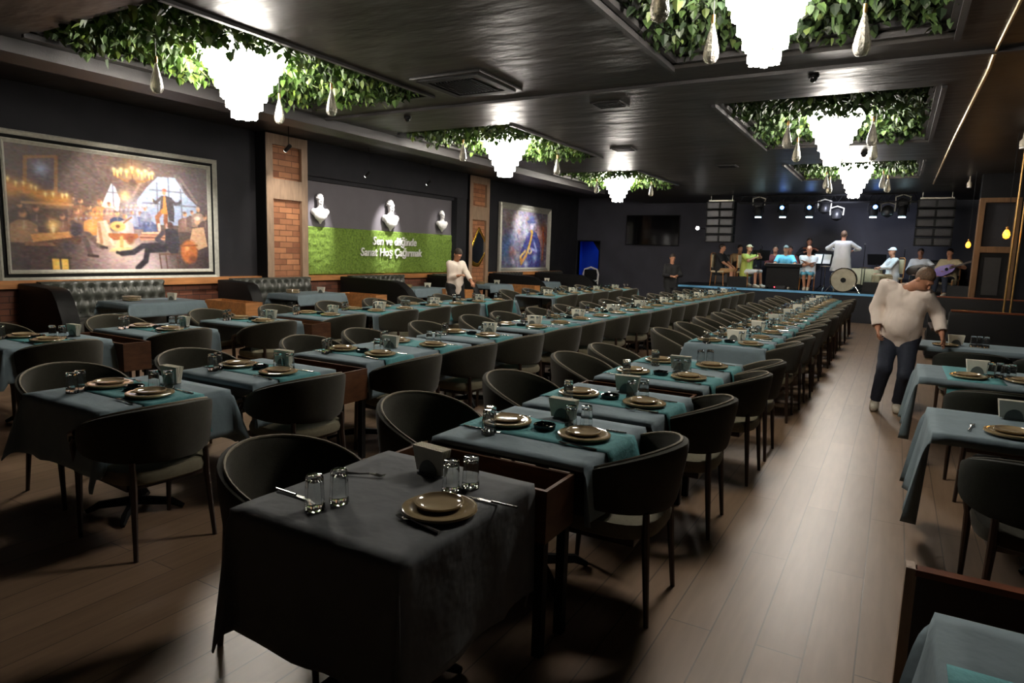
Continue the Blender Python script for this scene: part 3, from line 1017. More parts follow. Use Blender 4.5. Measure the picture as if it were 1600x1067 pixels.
# abstract musician painting
t = thing('framed_painting', 'silver framed painting of a saxophone player in blue and orange on the left wall', 'painting', (-10.96, 19.7, 2.09))
PW, PH = 3.1, 1.86
cv = Canvas(170, 120, (126, 120, 138), PW / PH)
rg = np.random.default_rng(5)
cv.glow(.3, .2, .3, (206, 200, 206), .9)
cv.glow(.12, .2, .2, (146, 120, 112), .8)
cv.glow(.1, .65, .25, (92, 128, 188), .9)
cv.glow(.9, .4, .22, (196, 104, 62), .95)
cv.glow(.97, .85, .3, (120, 98, 112), .7)
cv.glow(.2, .72, .1, (168, 84, 70), .8)
for k_ in range(90):
    cv.blob(rg.random(), rg.random(), .02 + .05 * rg.random(), .03 + .08 * rg.random(), [(110, 120, 170), (210, 205, 215), (90, 84, 120), (200, 130, 90), (140, 150, 190), (230, 226, 230)][rg.integers(6)], .8, rg.random() * 3, .35)
cv.poly([(.52, .42), (.62, .3), (.74, .36), (.84, .55), (.86, 1), (.42, 1), (.38, .75)], (70, 74, 132))
cv.blob(.62, .17, .13, .035, (80, 84, 128), .3)
cv.blob(.63, .12, .07, .07, (98, 104, 150), .3)
cv.blob(.63, .26, .05, .08, (196, 190, 214), .4)
cv.glow(.5, .35, .12, (226, 226, 240), .7)
cv.line([(.62, .34), (.645, .36), (.60, .56), (.52, .78)], .04, (214, 172, 84))
cv.line([(.52, .78), (.42, .92), (.40, .82)], .045, (198, 142, 74))
cv.line([(.50, .70), (.40, .80)], .03, (226, 186, 110))
cv.blob(.60, .70, .06, .07, (222, 190, 130), .3)
cv.blob(.60, .70, .03, .035, (84, 80, 120), .3)
cv.line([(.70, .55), (.76, .7), (.64, .66)], .035, (150, 160, 206))
cv.glow(.52, .95, .08, (224, 230, 240), .8)
cv.glow(.72, .82, .07, (190, 206, 236), .8)
cv.line([(.90, .25), (.92, .5), (.9, .85)], .03, (220, 112, 62), .7)
cv.line([(.88, .3), (.86, .6)], .015, (236, 170, 130), .7)
pc = cv.build('canvas', t, PW, PH, 16)
pc.location = (.03, 0, 0)
frame_mesh(t, PW, PH, [('outer_frame', .20, .11, .08, M['silver']), ('inner_frame', .09, .09, .055, M['silver'])])
MB().box((0, -PW / 2, -PH / 2), (.02, PW / 2, PH / 2)).build('backing', M['black'], t, False)

# ------------------------------------------------------------------ moss wall with lettering
def moss_panel():
    nu, nv = 240, 50
    def fn(u, v):
        y, z = 9.95 + u * 5.5, 1.04 + v * 1.04
        d = .03 + .022 * noise.noise(Vector((y * 9, z * 9, 1))) + .012 * noise.noise(Vector((y * 27, z * 27, 5)))
        if u in (0, 1) or v in (0, 1):
            d = 0
        return (-10.98 + d, y, z)
    return MB().grid(fn, nu, nv)
tag(moss_panel().build('moss_wall_panel', M['moss']), 'bright green moss panel between the two brick pillars', 'plant wall')


def text(body, size, loc, label, m, ext=.012):
    cu = bpy.data.curves.new('sign_lettering', 'FONT')
    cu.body = body
    cu.size = size
    cu.extrude = ext
    cu.offset = .004
    cu.shear = .15
    cu.align_x = 'CENTER'
    o = bpy.data.objects.new('sign_lettering', cu)
    C.objects.link(o)
    o.rotation_euler = (R(90), 0, R(90))
    o.location = loc
    dg = bpy.context.evaluated_depsgraph_get()
    me = bpy.data.meshes.new_from_object(o.evaluated_get(dg))
    o2 = bpy.data.objects.new('sign_lettering', me)
    C.objects.link(o2)
    o2.matrix_world = Matrix.Translation(loc) @ Matrix.Rotation(R(90), 4, 'Z') @ Matrix.Rotation(R(90), 4, 'X')
    me.materials.clear()
    me.materials.append(m)
    bpy.data.objects.remove(o)
    return tag(o2, label, 'sign', 'white cut-out lettering on the moss')
text('Sen ve dilğinde', .27, (-10.91, 12.95, 1.74), 'white italic lettering on the moss wall, upper line', M['white'])
text('Sanat Hoş Çağırmak', .27, (-10.91, 12.85, 1.47), 'white italic lettering on the moss wall, lower line', M['white'])

# ------------------------------------------------------------------ SDF bodies (surface nets)
class SDF:
    def __init__(s, lo, hi, res):
        s.lo = np.array(lo, float)
        s.res = res
        s.n = np.ceil((np.array(hi) - s.lo) / res).astype(int) + 1
        s.g = np.full(s.n, 1.0, dtype=np.float32)

    def _region(s, lo, hi):
        a = np.clip(np.floor((np.array(lo) - s.lo) / s.res).astype(int), 0, s.n)
        b_ = np.clip(np.ceil((np.array(hi) - s.lo) / s.res).astype(int) + 1, 0, s.n)
        if (b_ <= a).any():
            return None
        ax = [s.lo[i] + s.res * np.arange(a[i], b_[i]) for i in range(3)]
        return tuple(slice(a[i], b_[i]) for i in range(3)), np.meshgrid(*ax, indexing='ij')

    def _join(s, sl, d, k, op):
        g = s.g[sl]
        if op == 'sub':
            s.g[sl] = np.maximum(g, -d)
            return
        if k <= 0:
            s.g[sl] = np.minimum(g, d)
            return
        h = np.clip(.5 + .5 * (g - d) / k, 0, 1)
        s.g[sl] = g * (1 - h) + d * h - k * h * (1 - h)

    def cone(s, a, b_, ra, rb, k=.02, op='add', flat=None):
        a, b_ = np.array(a, float), np.array(b_, float)
        m = max(ra, rb) + max(.05, k * 2)
        r = s._region(np.minimum(a, b_) - m, np.maximum(a, b_) + m)
        if r is None:
            return s
        sl, (x, y, z) = r
        d = b_ - a
        L = d @ d + 1e-9
        t = np.clip(((x - a[0]) * d[0] + (y - a[1]) * d[1] + (z - a[2]) * d[2]) / L, 0, 1)
        dist = np.sqrt((x - a[0] - t * d[0]) ** 2 + (y - a[1] - t * d[1]) ** 2 + (z - a[2] - t * d[2]) ** 2) - (ra + (rb - ra) * t)
        s._join(sl, dist, k, op)
        return s

    def ell(s, c, r3, rot=None, k=.02, op='add'):
        c = np.array(c, float)
        m = max(r3) + max(.05, k * 2)
        r = s._region(c - m, c + m)
        if r is None:
            return s
        sl, (x, y, z) = r
        P = np.stack([x - c[0], y - c[1], z - c[2]], -1)
        if rot is not None:
            P = P @ np.array(rot)
        q = P / np.array(r3)
        kk = np.sqrt((q ** 2).sum(-1))
        k2 = np.sqrt(((q / np.array(r3)) ** 2).sum(-1)) + 1e-9
        s._join(sl, kk * (kk - 1) / k2, k, op)
        return s

    def noise(s, amp, f, seed=0):
        ax = [s.lo[i] + s.res * np.arange(s.n[i]) for i in range(3)]
        x, y, z = np.meshgrid(*ax, indexing='ij')
        w = np.sin(x * f + 1.3 * np.sin(z * f * .7 + seed) + seed) * np.sin(y * f * 1.1 + 1.1 * np.sin(x * f * .6 + z * f * .5)) * np.sin(z * f * .55 + y * f * .5 + seed * 2)
        s.g += (amp * w).astype(np.float32)
        return s

    def cut(s, fn):
        ax = [s.lo[i] + s.res * np.arange(s.n[i]) for i in range(3)]
        x, y, z = np.meshgrid(*ax, indexing='ij')
        s.g = np.maximum(s.g, fn(x, y, z).astype(np.float32))
        return s

    def build(s, name, m, parent):
        g = s.g
        g[0] = g[-1] = 1
        g[:, 0] = g[:, -1] = 1
        g[:, :, 0] = g[:, :, -1] = 1
        ins = g < 0
        nx, ny, nz = g.shape
        c = np.zeros((nx - 1, ny - 1, nz - 1), int)
        for dx in (0, 1):
            for dy in (0, 1):
                for dz in (0, 1):
                    c += ins[dx:nx - 1 + dx, dy:ny - 1 + dy, dz:nz - 1 + dz]
        act = (c > 0) & (c < 8)
        idx = -np.ones(act.shape, int)
        A = np.argwhere(act)
        idx[act] = np.arange(len(A))
        acc = np.zeros((len(A), 3))
        cnt = np.zeros(len(A))
        E = []
        for ax in range(3):
            o1, o2 = [i for i in range(3) if i != ax]
            for p in (0, 1):
                for q in (0, 1):
                    a = np.zeros(3, int)
                    a[o1], a[o2] = p, q
                    b_ = a.copy()
                    b_[ax] = 1
                    E.append((a, b_))
        for a, b_ in E:
            ga = g[A[:, 0] + a[0], A[:, 1] + a[1], A[:, 2] + a[2]]
            gb = g[A[:, 0] + b_[0], A[:, 1] + b_[1], A[:, 2] + b_[2]]
            cr = (ga < 0) != (gb < 0)
            t = np.where(cr, ga / (ga - gb + 1e-12), 0)
            acc += np.where(cr[:, None], a + (b_ - a) * t[:, None], 0)
            cnt += cr
        V = (A + acc / np.maximum(cnt, 1)[:, None]) * s.res + s.lo
        F = []
        for ax in range(3):
            o1, o2 = (ax + 1) % 3, (ax + 2) % 3
            sl0 = [slice(1, -1)] * 3
            sl1 = [slice(1, -1)] * 3
            sl0[ax] = slice(0, -1)
            sl1[ax] = slice(1, None)
            g0, g1 = ins[tuple(sl0)], ins[tuple(sl1)]
            for sgn in (0, 1):
                m_ = (g0 & ~g1) if sgn == 0 else (~g0 & g1)
                P = np.argwhere(m_)
                if not len(P):
                    continue
                P[:, o1] += 1
                P[:, o2] += 1
                q = []
                for d1, d2 in ((-1, -1), (0, -1), (0, 0), (-1, 0)):
                    Q = P.copy()
                    Q[:, o1] += d1
                    Q[:, o2] += d2
                    q.append(idx[Q[:, 0], Q[:, 1], Q[:, 2]])
                q = np.stack(q, 1)
                if sgn:
                    q = q[:, ::-1]
                F.append(q)
        F = np.concatenate(F)
        F = F[(F >= 0).all(1)]
        me = bpy.data.meshes.new(name)
        me.from_pydata(V.tolist(), [], F.tolist())
        me.polygons.foreach_set('use_smooth', np.ones(len(F), bool))
        me.materials.append(m)
        me.update()
        o = bpy.data.objects.new(name, me)
        C.objects.link(o)
        if parent:
            o.parent = parent
        return o


def V3(*a):
    return np.array(a, float)


def ik(a, b_, l1, l2, pole):
    d = b_ - a
    L = np.linalg.norm(d)
    if L > (l1 + l2) * .999:
        b_ = a + d / L * (l1 + l2) * .999
        d = b_ - a
        L = np.linalg.norm(d)
    u = d / L
    x = (l1 * l1 - l2 * l2 + L * L) / (2 * L)
    h = math.sqrt(max(0, l1 * l1 - x * x))
    p = np.array(pole, float)
    p = p - u * (p @ u)
    p /= np.linalg.norm(p) + 1e-9
    return a + u * x + p * h, b_


def head_rot(yaw, pitch, roll=0):
    # local face direction -Y; yaw about Z, pitch nods down
    return np.array(Matrix.Rotation(yaw, 3, 'Z') @ Matrix.Rotation(pitch, 3, 'X') @ Matrix.Rotation(roll, 3, 'Y'))


def add_hand(S, w, d, up, side, curl, sc=1.0):
    """w wrist, d direction along the hand, up = back of the hand, thumb leaves on 'side'"""
    d = d / np.linalg.norm(d)
    up = up - d * (up @ d)
    up /= np.linalg.norm(up)
    t = np.cross(d, up) * side
    palm = w + d * .05 * sc
    for o_ in (-.022, 0, .022):
        S.cone(w + t * o_ * .7, w + d * .085 * sc + t * o_ * 1.3, .017 * sc, .014 * sc, .012)
    lens = (.072, .082, .076, .06)
    for i, l in enumerate(lens):
        o_ = (.033 - .022 * i) * sc
        k0 = w + d * (.09 - .004 * abs(i - 1)) * sc + t * o_
        p = k0
        a = curl * .4
        for sgl, fr, rr in ((0, .45, .0095), (1, .32, .0085), (2, .23, .0075)):
            dd = d * math.cos(a) - up * math.sin(a) + t * (.05 * (1.5 - i))
            q = p + dd * l * fr * sc
            S.cone(p, q, rr * sc, (rr - .001) * sc, .004)
            p = q
            a += curl * (.7 + .12 * i)
    b0 = w + d * .02 * sc + t * .026 * sc
    b1 = b0 + (d * .55 + t * .75 - up * .25) * .045 * sc
    b2 = b1 + (d * .85 + t * .25 - up * .35) * .035 * sc
    S.cone(b0, b1, .014 * sc, .011 * sc, .01)
    S.cone(b1, b2, .011 * sc, .0085 * sc, .004)


def person(label, loc, rz, hips=(0, 0, .92), chest=None, shl=None, shr=None, head=None, hyaw=0, hpitch=0, hroll=0, handl=None, handr=None, footl=None, footr=None, polel=(1, .6, -.4), poler=(-1, .6, -.4),
           kneepole=(0, -1, .2), res=.014, top='shirt_w', legs='navy', shoes='sneaker', hair='hair', skin='skin', sleeve=1.0, shorts=False, belly=0, cap=None, robe=0, longhair=False, group=None, fine=False, slim=False, hem=-.12, curl=(.5, .5), hup=None, bald=False, girth=1.0):
    t = thing('person', label, 'person', loc, rz, group)
    hips = V3(*hips)
    chest = V3(*chest) if chest is not None else hips + V3(0, 0, .42)
    ax = chest - hips
    ax /= np.linalg.norm(ax)
    shl = V3(*shl) if shl is not None else chest + V3(.185, 0, .06)
    shr = V3(*shr) if shr is not None else chest + V3(-.185, 0, .06)
    shm = (shl + shr) / 2
    lat = (shl - shr) / np.linalg.norm(shl - shr)
    fwd = np.cross(ax, lat)
    fwd = -fwd if fwd @ V3(0, -1, 0) < 0 and abs(fwd[1]) > .3 else fwd
    neck = shm + ax * .05
    head = V3(*head) if head is not None else shm + ax * .25
    HR = head_rot(hyaw, hpitch, hroll)
    hl = hips + lat * .095 - ax * .03
    hr = hips - lat * .095 - ax * .03
    footl = V3(*footl) if footl is not None else V3(.12, 0, .09)
    footr = V3(*footr) if footr is not None else V3(-.12, 0, .09)
    kl, footl = ik(hl, footl, .44, .42, kneepole)
    kr, footr = ik(hr, footr, .44, .42, kneepole)
    handl = V3(*handl) if handl is not None else V3(.28, -.05, .85)
    handr = V3(*handr) if handr is not None else V3(-.28, -.05, .85)
    el, handl = ik(shl, handl, .29, .26, polel)
    er, handr = ik(shr, handr, .29, .26, poler)
    pts = np.array([hips, chest, shl, shr, head, hl, hr, kl, kr, footl, footr, el, er, handl, handr])
    lo, hi = pts.min(0) - .30, pts.max(0) + .30
    lo[2] = max(lo[2], -.05)

    def torso(S, e=0, k=.05):
        for sg in (-1, 1):
            S.cone(hips + lat * .075 * sg * girth, chest + lat * .085 * sg * girth, .115 * girth + e, .105 * girth + e, k)
            S.cone(chest + lat * .07 * sg - ax * .02, shm + lat * .12 * sg - ax * .03, .10 + e, .065 + e, k)
        if belly:
            S.ell((hips + chest) / 2 - ax * .06 + fwd * .06, (.15 + e, .13 + belly + e, .17 + e), None, .06)

    def arms(S, e=0, fl=1.0, k=.03):
        for sh, elb, ha in ((shl, el, handl), (shr, er, handr)):
            S.cone(sh, elb, .055 + e, .042 + e, k)
            end = elb + (ha - elb) * fl
            S.cone(elb, end, .042 + e, .042 - .014 * fl + e, k)

    # ---- body: one continuous surface
    S = SDF(lo, hi, res)
    torso(S)
    S.cone(neck - ax * .05, head - HR @ V3(0, -.01, .06), .058, .054, .03)
    arms(S)
    for h_, k_, f_ in ((hl, kl, footl), (hr, kr, footr)):
        S.cone(h_, k_, .09, .058, .05)
        S.cone(k_, f_, .056, .036, .03)
    # head
    S.ell(head + HR @ V3(0, .01, .02), (.074, .092, .098), HR, .02)
    S.ell(head + HR @ V3(0, -.025, -.06), (.054, .062, .06), HR, .03)
    S.cone(head + HR @ V3(0, -.086, .012), head + HR @ V3(0, -.108, -.026), .008, .014, .012)
    S.ell(head + HR @ V3(0, -.084, .028), (.046, .014, .010), HR, .012)
    S.ell(head + HR @ V3(0, -.083, -.062), (.024, .012, .010), HR, .008)
    for sg in (-1, 1):
        S.ell(head + HR @ V3(sg * .077, .012, -.008), (.010, .02, .032), HR, .008)
        if fine:
            S.ell(head + HR @ V3(sg * .03, -.094, .008), (.014, .009, .008), HR, 0, 'sub')
            S.ell(head + HR @ V3(sg * .03, -.082, .008), (.012, .010, .010), HR, .003)
    up_l = V3(0, 0, 1) if hup is None else V3(*hup[0])
    up_r = V3(0, 0, 1) if hup is None else V3(*hup[1])
    for (e_, h_, u_, sg, cu) in ((el, handl, up_l, -1, curl[0]), (er, handr, up_r, 1, curl[1])):
        d_ = h_ - e_
        if abs((d_ / np.linalg.norm(d_)) @ u_) > .9:
            u_ = np.cross(d_, V3(0, 1, 0)) * sg
        if hup is None:
            add_hand(S, h_, d_ / np.linalg.norm(d_), u_, sg, cu)
        else:
            add_hand(S, h_, d_ * .6 / np.linalg.norm(d_) + V3(0, 0, 0), u_, sg, cu)
    S.build('body', M[skin], t)

    # ---- shirt
    S = SDF(lo, hi, res)
    e = .018 if not slim else .01
    torso(S, e, .05)
    if belly:
        pass
    S.cone(hips - ax * .0 + lat * .06, hips + ax * (hem - .10) + lat * .065, .135 * girth + e, .13 * girth + e, .05)
    S.cone(hips - ax * .0 - lat * .06, hips + ax * (hem - .10) - lat * .065, .135 * girth + e, .13 * girth + e, .05)
    if robe:
        for q in (-1, 1):
            S.cone(hips + lat * .06 * q, V3(hips[0] + q * .1, hips[1], robe), .15, .19, .06)
    ve = .028 if fine else .014
    arms2 = ((shl, el, handl), (shr, er, handr))
    for sh, elb, ha in arms2:
        if sleeve <= .6:
            S.cone(sh, sh + (elb - sh) * (.75), .062 + e, .055 + e, .03)
        else:
            S.cone(sh, elb, .055 + ve, .042 + ve, .03)
            S.cone(elb, elb + (ha - elb) * .80 * sleeve, .044 + ve, .036 + ve * .9, .03)
    S.cone(neck - ax * .06, neck - ax * .0, .085, .062, .03)
    S.noise(.0035 if fine else .003, 30 if fine else 26, 1)
    nk = neck + fwd * .085 + ax * .015
    S.cut(lambda x, y, z: ((x - neck[0]) * ax[0] + (y - neck[1]) * ax[1] + (z - neck[2]) * ax[2]) - .02)
    S.cone(nk - ax * (.15 if fine else .09) + fwd * .035, nk + ax * .03, .010, .055, 0, 'sub')
    S.cone(neck, neck + ax * .06, .056, .06, 0, 'sub')
    low = hips + ax * (hem - (.05 if not fine else .03))
    if not robe:
        S.cut(lambda x, y, z: -((x - low[0]) * ax[0] + (y - low[1]) * ax[1] + (z - low[2]) * ax[2]))
    else:
        S.cut(lambda x, y, z: robe - .02 - z)
    for sh, elb, ha in arms2:
        c_, d_ = (sh + (elb - sh) * .74, elb - sh) if sleeve <= .6 else (elb + (ha - elb) * .80 * sleeve, ha - elb)
        d_ = d_ / np.linalg.norm(d_)
        S.cone(c_ + d_ * .035, c_ + d_ * .1, .055, .08, 0, 'sub')
    S.build('shirt', M[top], t)

    # ---- trousers
    S = SDF(lo, hi, res)
    S.cone(hips + lat * .07, hips - lat * .07, .135, .135, .05)
    for h_, k_, f_ in ((hl, kl, footl), (hr, kr, footr)):
        S.cone(h_, k_, .105, .075, .05)
        if shorts:
            pass
        else:
            S.cone(k_, f_, .075, .058, .03)
    S.noise(.004, 26, 3)
    S.cut(lambda x, y, z: ((x - hips[0]) * ax[0] + (y - hips[1]) * ax[1] + (z - hips[2]) * ax[2]) - .07)
    for k_, f_ in ((kl, footl), (kr, footr)):
        if not shorts:
            dd = (f_ - k_) / np.linalg.norm(f_ - k_)
            S.cone(f_ + dd * .03, f_ + dd * .09, .075, .09, 0, 'sub')
    S.build('trousers' if not shorts else 'shorts', M[legs], t)

    # ---- shoes
    for f_, kk in ((footl, kl), (footr, kr)):
        S = SDF(f_ - .22, f_ + .22, min(res, .012))
        fd = V3(f_[0] * .25, -1, 0)
        fd /= np.linalg.norm(fd)
        z0 = f_[2] - .055
        a = V3(f_[0], f_[1], z0) - fd * .04
        S.cone(a + V3(0, 0, .005), a + fd * .20, .042, .038, .02)
        S.cone(a + V3(0, 0, .05) + fd * .03, a + fd * .14, .045, .042, .03)
        S.cut(lambda x, y, z: (f_[2] - .09) - z)
        S.build('shoe', M[shoes], t)

    # ---- hair or cap
    S = SDF(head - .25, head + .25, min(res, .010))
    if cap:
        S.ell(head + HR @ V3(0, .012, .035), (.084, .102, .092), HR, .01)
        S.cone(head + HR @ V3(-.03, -.1, .05), head + HR @ V3(.03, -.1, .05), .018, .018, .01)
        Hm = HR.T
        S.cut(lambda x, y, z: .03 - ((x - head[0]) * Hm[2, 0] + (y - head[1]) * Hm[2, 1] + (z - head[2]) * Hm[2, 2]))
        S.build('cap', M[cap], t)
    elif not bald:
        S.ell(head + HR @ V3(0, .018, .028), (.082, .098, .102), HR, .01)
        if longhair:
            S.cone(head + HR @ V3(0, .05, .0), head + HR @ V3(0, .075, -.2), .075, .06, .03)
        S.noise(.003, 120, 2)
        Hm = HR.T
        def hc(x, y, z):
            yy = (x - head[0]) * Hm[1, 0] + (y - head[1]) * Hm[1, 1] + (z - head[2]) * Hm[1, 2]
            zz = (x - head[0]) * Hm[2, 0] + (y - head[1]) * Hm[2, 1] + (z - head[2]) * Hm[2, 2]
            lim = np.interp(yy, [-.10, -.05, -.01, .03, .07], [.062, .046, .005, -.05, -.085 if not longhair else -.3])
            return lim - zz
        S.cut(hc)
        S.build('hair', M[hair], t)
    return t

# ------------------------------------------------------------------ busts, mirror, wall things
def bust(y, z, s, label, turn):
    S = SDF((-.35, -.4, -.45), (.35, .4, .5), .012)
    HR = head_rot(0, .1, 0)
    S.ell((0, 0, .26), (.085, .105, .13), None, .02)
    S.ell((0, -.03, .18), (.06, .07, .07), None, .03)
    S.cone((0, -.1, .27), (0, -.125, .225), .01, .017, .012)
    S.ell((0, -.095, .285), (.06, .018, .012), None, .012)
    S.ell((0, -.095, .165), (.03, .014, .012), None, .01)
    for a in range(26):
        an, el = a * 2.4, (a / 26) * 1.5
        S.ell((.085 * math.cos(an) * math.cos(el), .03 + .1 * math.sin(an) * math.cos(el) * (1 if math.sin(an) > 0 else .5), .29 + .12 * math.sin(el)), (.032, .032, .03), None, .006)
    S.cone((0, .01, .0), (0, 0, .16), .085, .06, .05)
    S.cone((-.17, .02, -.06), (.17, .02, -.06), .09, .09, .06)
    S.ell((0, -.02, -.14), (.19, .11, .16), None, .05)
    S.cone((0, 0, -.14), (0, .02, -.36), .12, .03, .06)
    S.noise(.006, 40, 2)
    o = S.build('plaster_bust', M['white'], None)
    o.location = (-10.865, y, z)
    o.rotation_euler = (0, 0, R(90 + turn))
    o.scale = (s, s, s)
    tag(o, label, 'sculpture', 'white plaster busts')
bust(10.42, 2.44, .78, 'white plaster bust mounted on the wall nearest the first brick pillar', -25)
bust(12.72, 2.44, .92, 'white plaster bust mounted above the lettering, middle of the three', -15)
bust(14.85, 2.42, .70, 'small white plaster bust mounted nearest the mirror pillar', -20)

t = thing('wall_mirror', 'gold framed wavy mirror hanging on the far brick pillar', 'mirror', (-10.76, 16.5, 1.75))
N = 48
def mir(a, k=1.0):
    s = math.sin(a)
    w = .26 + .05 * math.sin(2 * a + .4) - .13 * max(0, s) ** 1.2 + .03 * math.cos(3 * a)
    return (w * 1.55 * math.cos(a) * k + .05 * s * (1 - abs(s) * .3), (.56 * s - .02 * math.cos(2 * a)) * k)
MB().add([(.012, *mir(2 * PI * i / N, .84)) for i in range(N)] + [(0.0, *mir(2 * PI * i / N, .84)) for i in range(N)], [tuple(range(N))] + [(i, N + i, N + (i + 1) % N, (i + 1) % N) for i in range(N)] + [tuple(range(N, 2 * N))[::-1]]).build('mirror_pane', M['mirror'], t, False)
b = MB()
prof = [(.80, .0), (.82, .015), (.88, .03), (.98, .025), (1.04, .01), (1.04, 0)]
v = []
for kq, dq in prof:
    for i in range(N):
        a = 2 * PI * i / N
        yy, zz = mir(a, kq + .03 * math.sin(5 * a) * (kq > .9))
        v.append((dq, yy, zz))
f = [(j * N + i, j * N + (i + 1) % N, ((j + 1) % 6) * N + (i + 1) % N, ((j + 1) % 6) * N + i) for j in range(6) for i in range(N)]
b.add(v, f)
b.build('gilded_frame', M['goldleaf'], t)

# ------------------------------------------------------------------ back wall: tv, chair in the doorway
t = thing('television', 'large black wall television on the back wall left of the stage', 'television', (-7.95, YB - .005, 2.62))
MB().box((-1.02, -.07, -.56), (1.02, -.03, .56)).build('bezel', M['black'], t, False, .01)
MB().box((-.99, -.076, -.53), (.99, -.068, .53)).build('screen', M['screen'], t, False)
MB().box((-.3, -.03, -.2), (.3, 0, .2)).build('wall_bracket', M['darkmetal'], t, False)

t = thing('ornate_chair', 'white framed ornate chair with black back in front of the blue doorway', 'chair', (-9.75, 22.6, 0))
b = MB()
b.tube([(-.27, 0, .55), (-.30, 0, .95), (-.24, 0, 1.12), (-.12, 0, 1.16), (0, 0, 1.20), (.12, 0, 1.16), (.24, 0, 1.12), (.30, 0, .95), (.27, 0, .55)], .035, 8)
b.box((-.28, -.02, .50), (.28, .03, .56))
b.build('backrest_frame', M['white'], t)
MB().box((-.25, -.03, .56), (.25, .03, 1.12)).build('backrest', M['blackleather'], t, True, .02)
MB().box((-.29, -.55, .42), (.29, 0, .5)).build('seat', M['blackleather'], t, True, .02)
for sx in (-1, 1):
    MB().tube([(sx * .26, -.02, .5), (sx * .28, .04, 0)], [.03, .018], 8).build('leg', M['white'], t)
    MB().tube([(sx * .26, -.5, .42), (sx * .27, -.53, .25), (sx * .26, -.52, 0)], [.035, .025, .018], 8).build('leg', M['white'], t)
    MB().tube([(sx * .29, 0, .72), (sx * .33, -.2, .74), (sx * .31, -.4, .68), (sx * .27, -.45, .45)], .022, 8).build('armrest', M['white'], t)

# ------------------------------------------------------------------ stage rig
for x0, x1, z0, lab in ((-5.35, -4.5, 2.15, 'tall black line array loudspeaker hanging left of the stage'), (.32, 1.2, 2.15, 'tall black line array loudspeaker hanging right of the stage')):
    t = thing('line_array_loudspeaker', lab, 'loudspeaker', ((x0 + x1) / 2, 21.4, 0))
    w = (x1 - x0) / 2
    n = 5
    hh = (3.42 - z0) / n
    for i in range(n):
        zz = z0 + i * hh
        cab = MB().box((-w, -.18 + .02 * (n - i), zz + .012), (w, .22, zz + hh - .012)).build('cabinet', M['black'], t, False, .008)
        MB().box((-w + .05, -.195 + .02 * (n - i), zz + .045), (-.03, -.178 + .02 * (n - i), zz + hh - .045)).build('speaker_grille', M['darkmetal'], cab, False)
        MB().box((.03, -.195 + .02 * (n - i), zz + .045), (w - .05, -.178 + .02 * (n - i), zz + hh - .045)).build('speaker_grille', M['darkmetal'], cab, False)
    MB().box((-w + .05, -.1, 3.42), (w - .05, .1, 3.46)).tube([(-w + .1, 0, 3.46), (-w + .1, 0, H)], .012, 6).tube([(w - .1, 0, 3.46), (w - .1, 0, H)], .012, 6).build('rigging_bar', M['silver'], t, False)
for x, lab in ((-5.2, 'left'), (1.2, 'right')):
    t = thing('subwoofer_stack', 'dark loudspeaker cabinet on the stage %s side below the hanging array' % lab, 'loudspeaker', (x, 23.5, STZ))
    MB().box((-.35, -.3, 0), (.35, .3, 1.0)).build('cabinet', M['black'], t, False, .01)
    MB().box((-.3, -.315, .06), (.3, -.3, .94)).build('speaker_grille', M['darkmetal'], t, False)
b = MB()
for dy, dz in ((0, 0), (.25, 0), (.125, .22)):
    b.tube([(-4.4, 21.35 + dy, 3.36 + dz), (.3, 21.35 + dy, 3.36 + dz)], .02, 6)
for i in range(19):
    xx = -4.4 + i * .25
    b.tube([(xx, 21.35, 3.36), (xx + .125, 21.475, 3.58), (xx + .25, 21.6, 3.36), (xx, 21.35, 3.36)], .009, 4)
tag(b.build('lighting_truss', M['darkmetal']), 'dark metal lighting truss across the stage front', 'truss')
t0 = thing('stage_light', 'x', 'stage light')
MB().box((-.12, -.1, .34), (.12, .1, .42)).build('base', M['black'], t0, False, .01)
b = MB().tube([(-.13, 0, .36), (-.15, 0, .15)], .018, 6).tube([(.13, 0, .36), (.15, 0, .15)], .018, 6)
b.build('yoke', M['black'], t0)
MB().lathe([(.05, -.09), (.10, -.06), (.12, .06), (.10, .17), (.04, .22)], (0, 0, .10), n=14).build('head', M['black'], t0)
ln = MB().lathe([(.01, -.11), (.085, -.105), (.09, -.085)], (0, 0, .10), n=16).build('lens', M['lens_c'], t0)
PR = Proto(t0)
for x, l in zip((-3.8, -3.1, -2.37, -.72, -.02), ('first from the left', 'second from the left', 'third from the left', 'fourth from the left', 'farthest right')):
    PR.put((x, 21.35, 2.93), 0, 'black moving head stage light with a lit pale cyan lens, ' + l, 'cyan stage lights on the truss')
t0 = thing('par_light', 'x', 'stage light')
MB().tube([(0, 0, 0), (0, .22, .05)], .07, 12).build('can', M['black'], t0)
MB().tube([(0, -.005, 0), (0, -.02, 0)], .055, 12).build('lens', M['lens_b'], t0)
MB().tube([(0, .1, .05), (0, .1, .25)], .012, 6).build('clamp', M['darkmetal'], t0)
PR = Proto(t0)
for x, l in zip((-3.1, -2.36, -.68), ('left', 'middle', 'right')):
    PR.put((x, 21.1, 3.2), 0, 'small black stage can with a blue lens, the %s one' % l, 'blue stage lights')
t0 = thing('scanner_light', 'x', 'stage light')
MB().lathe([(.04, -.16), (.14, -.1), (.16, .0), (.13, .12), (.05, .18)], n=14).build('head', M['darkmetal'], t0)
MB().tube([(-.17, 0, .0), (-.18, 0, .2), (0, 0, .26), (.18, 0, .2), (.17, 0, 0)], .02, 6).build('yoke', M['silver'], t0)
PR = Proto(t0)
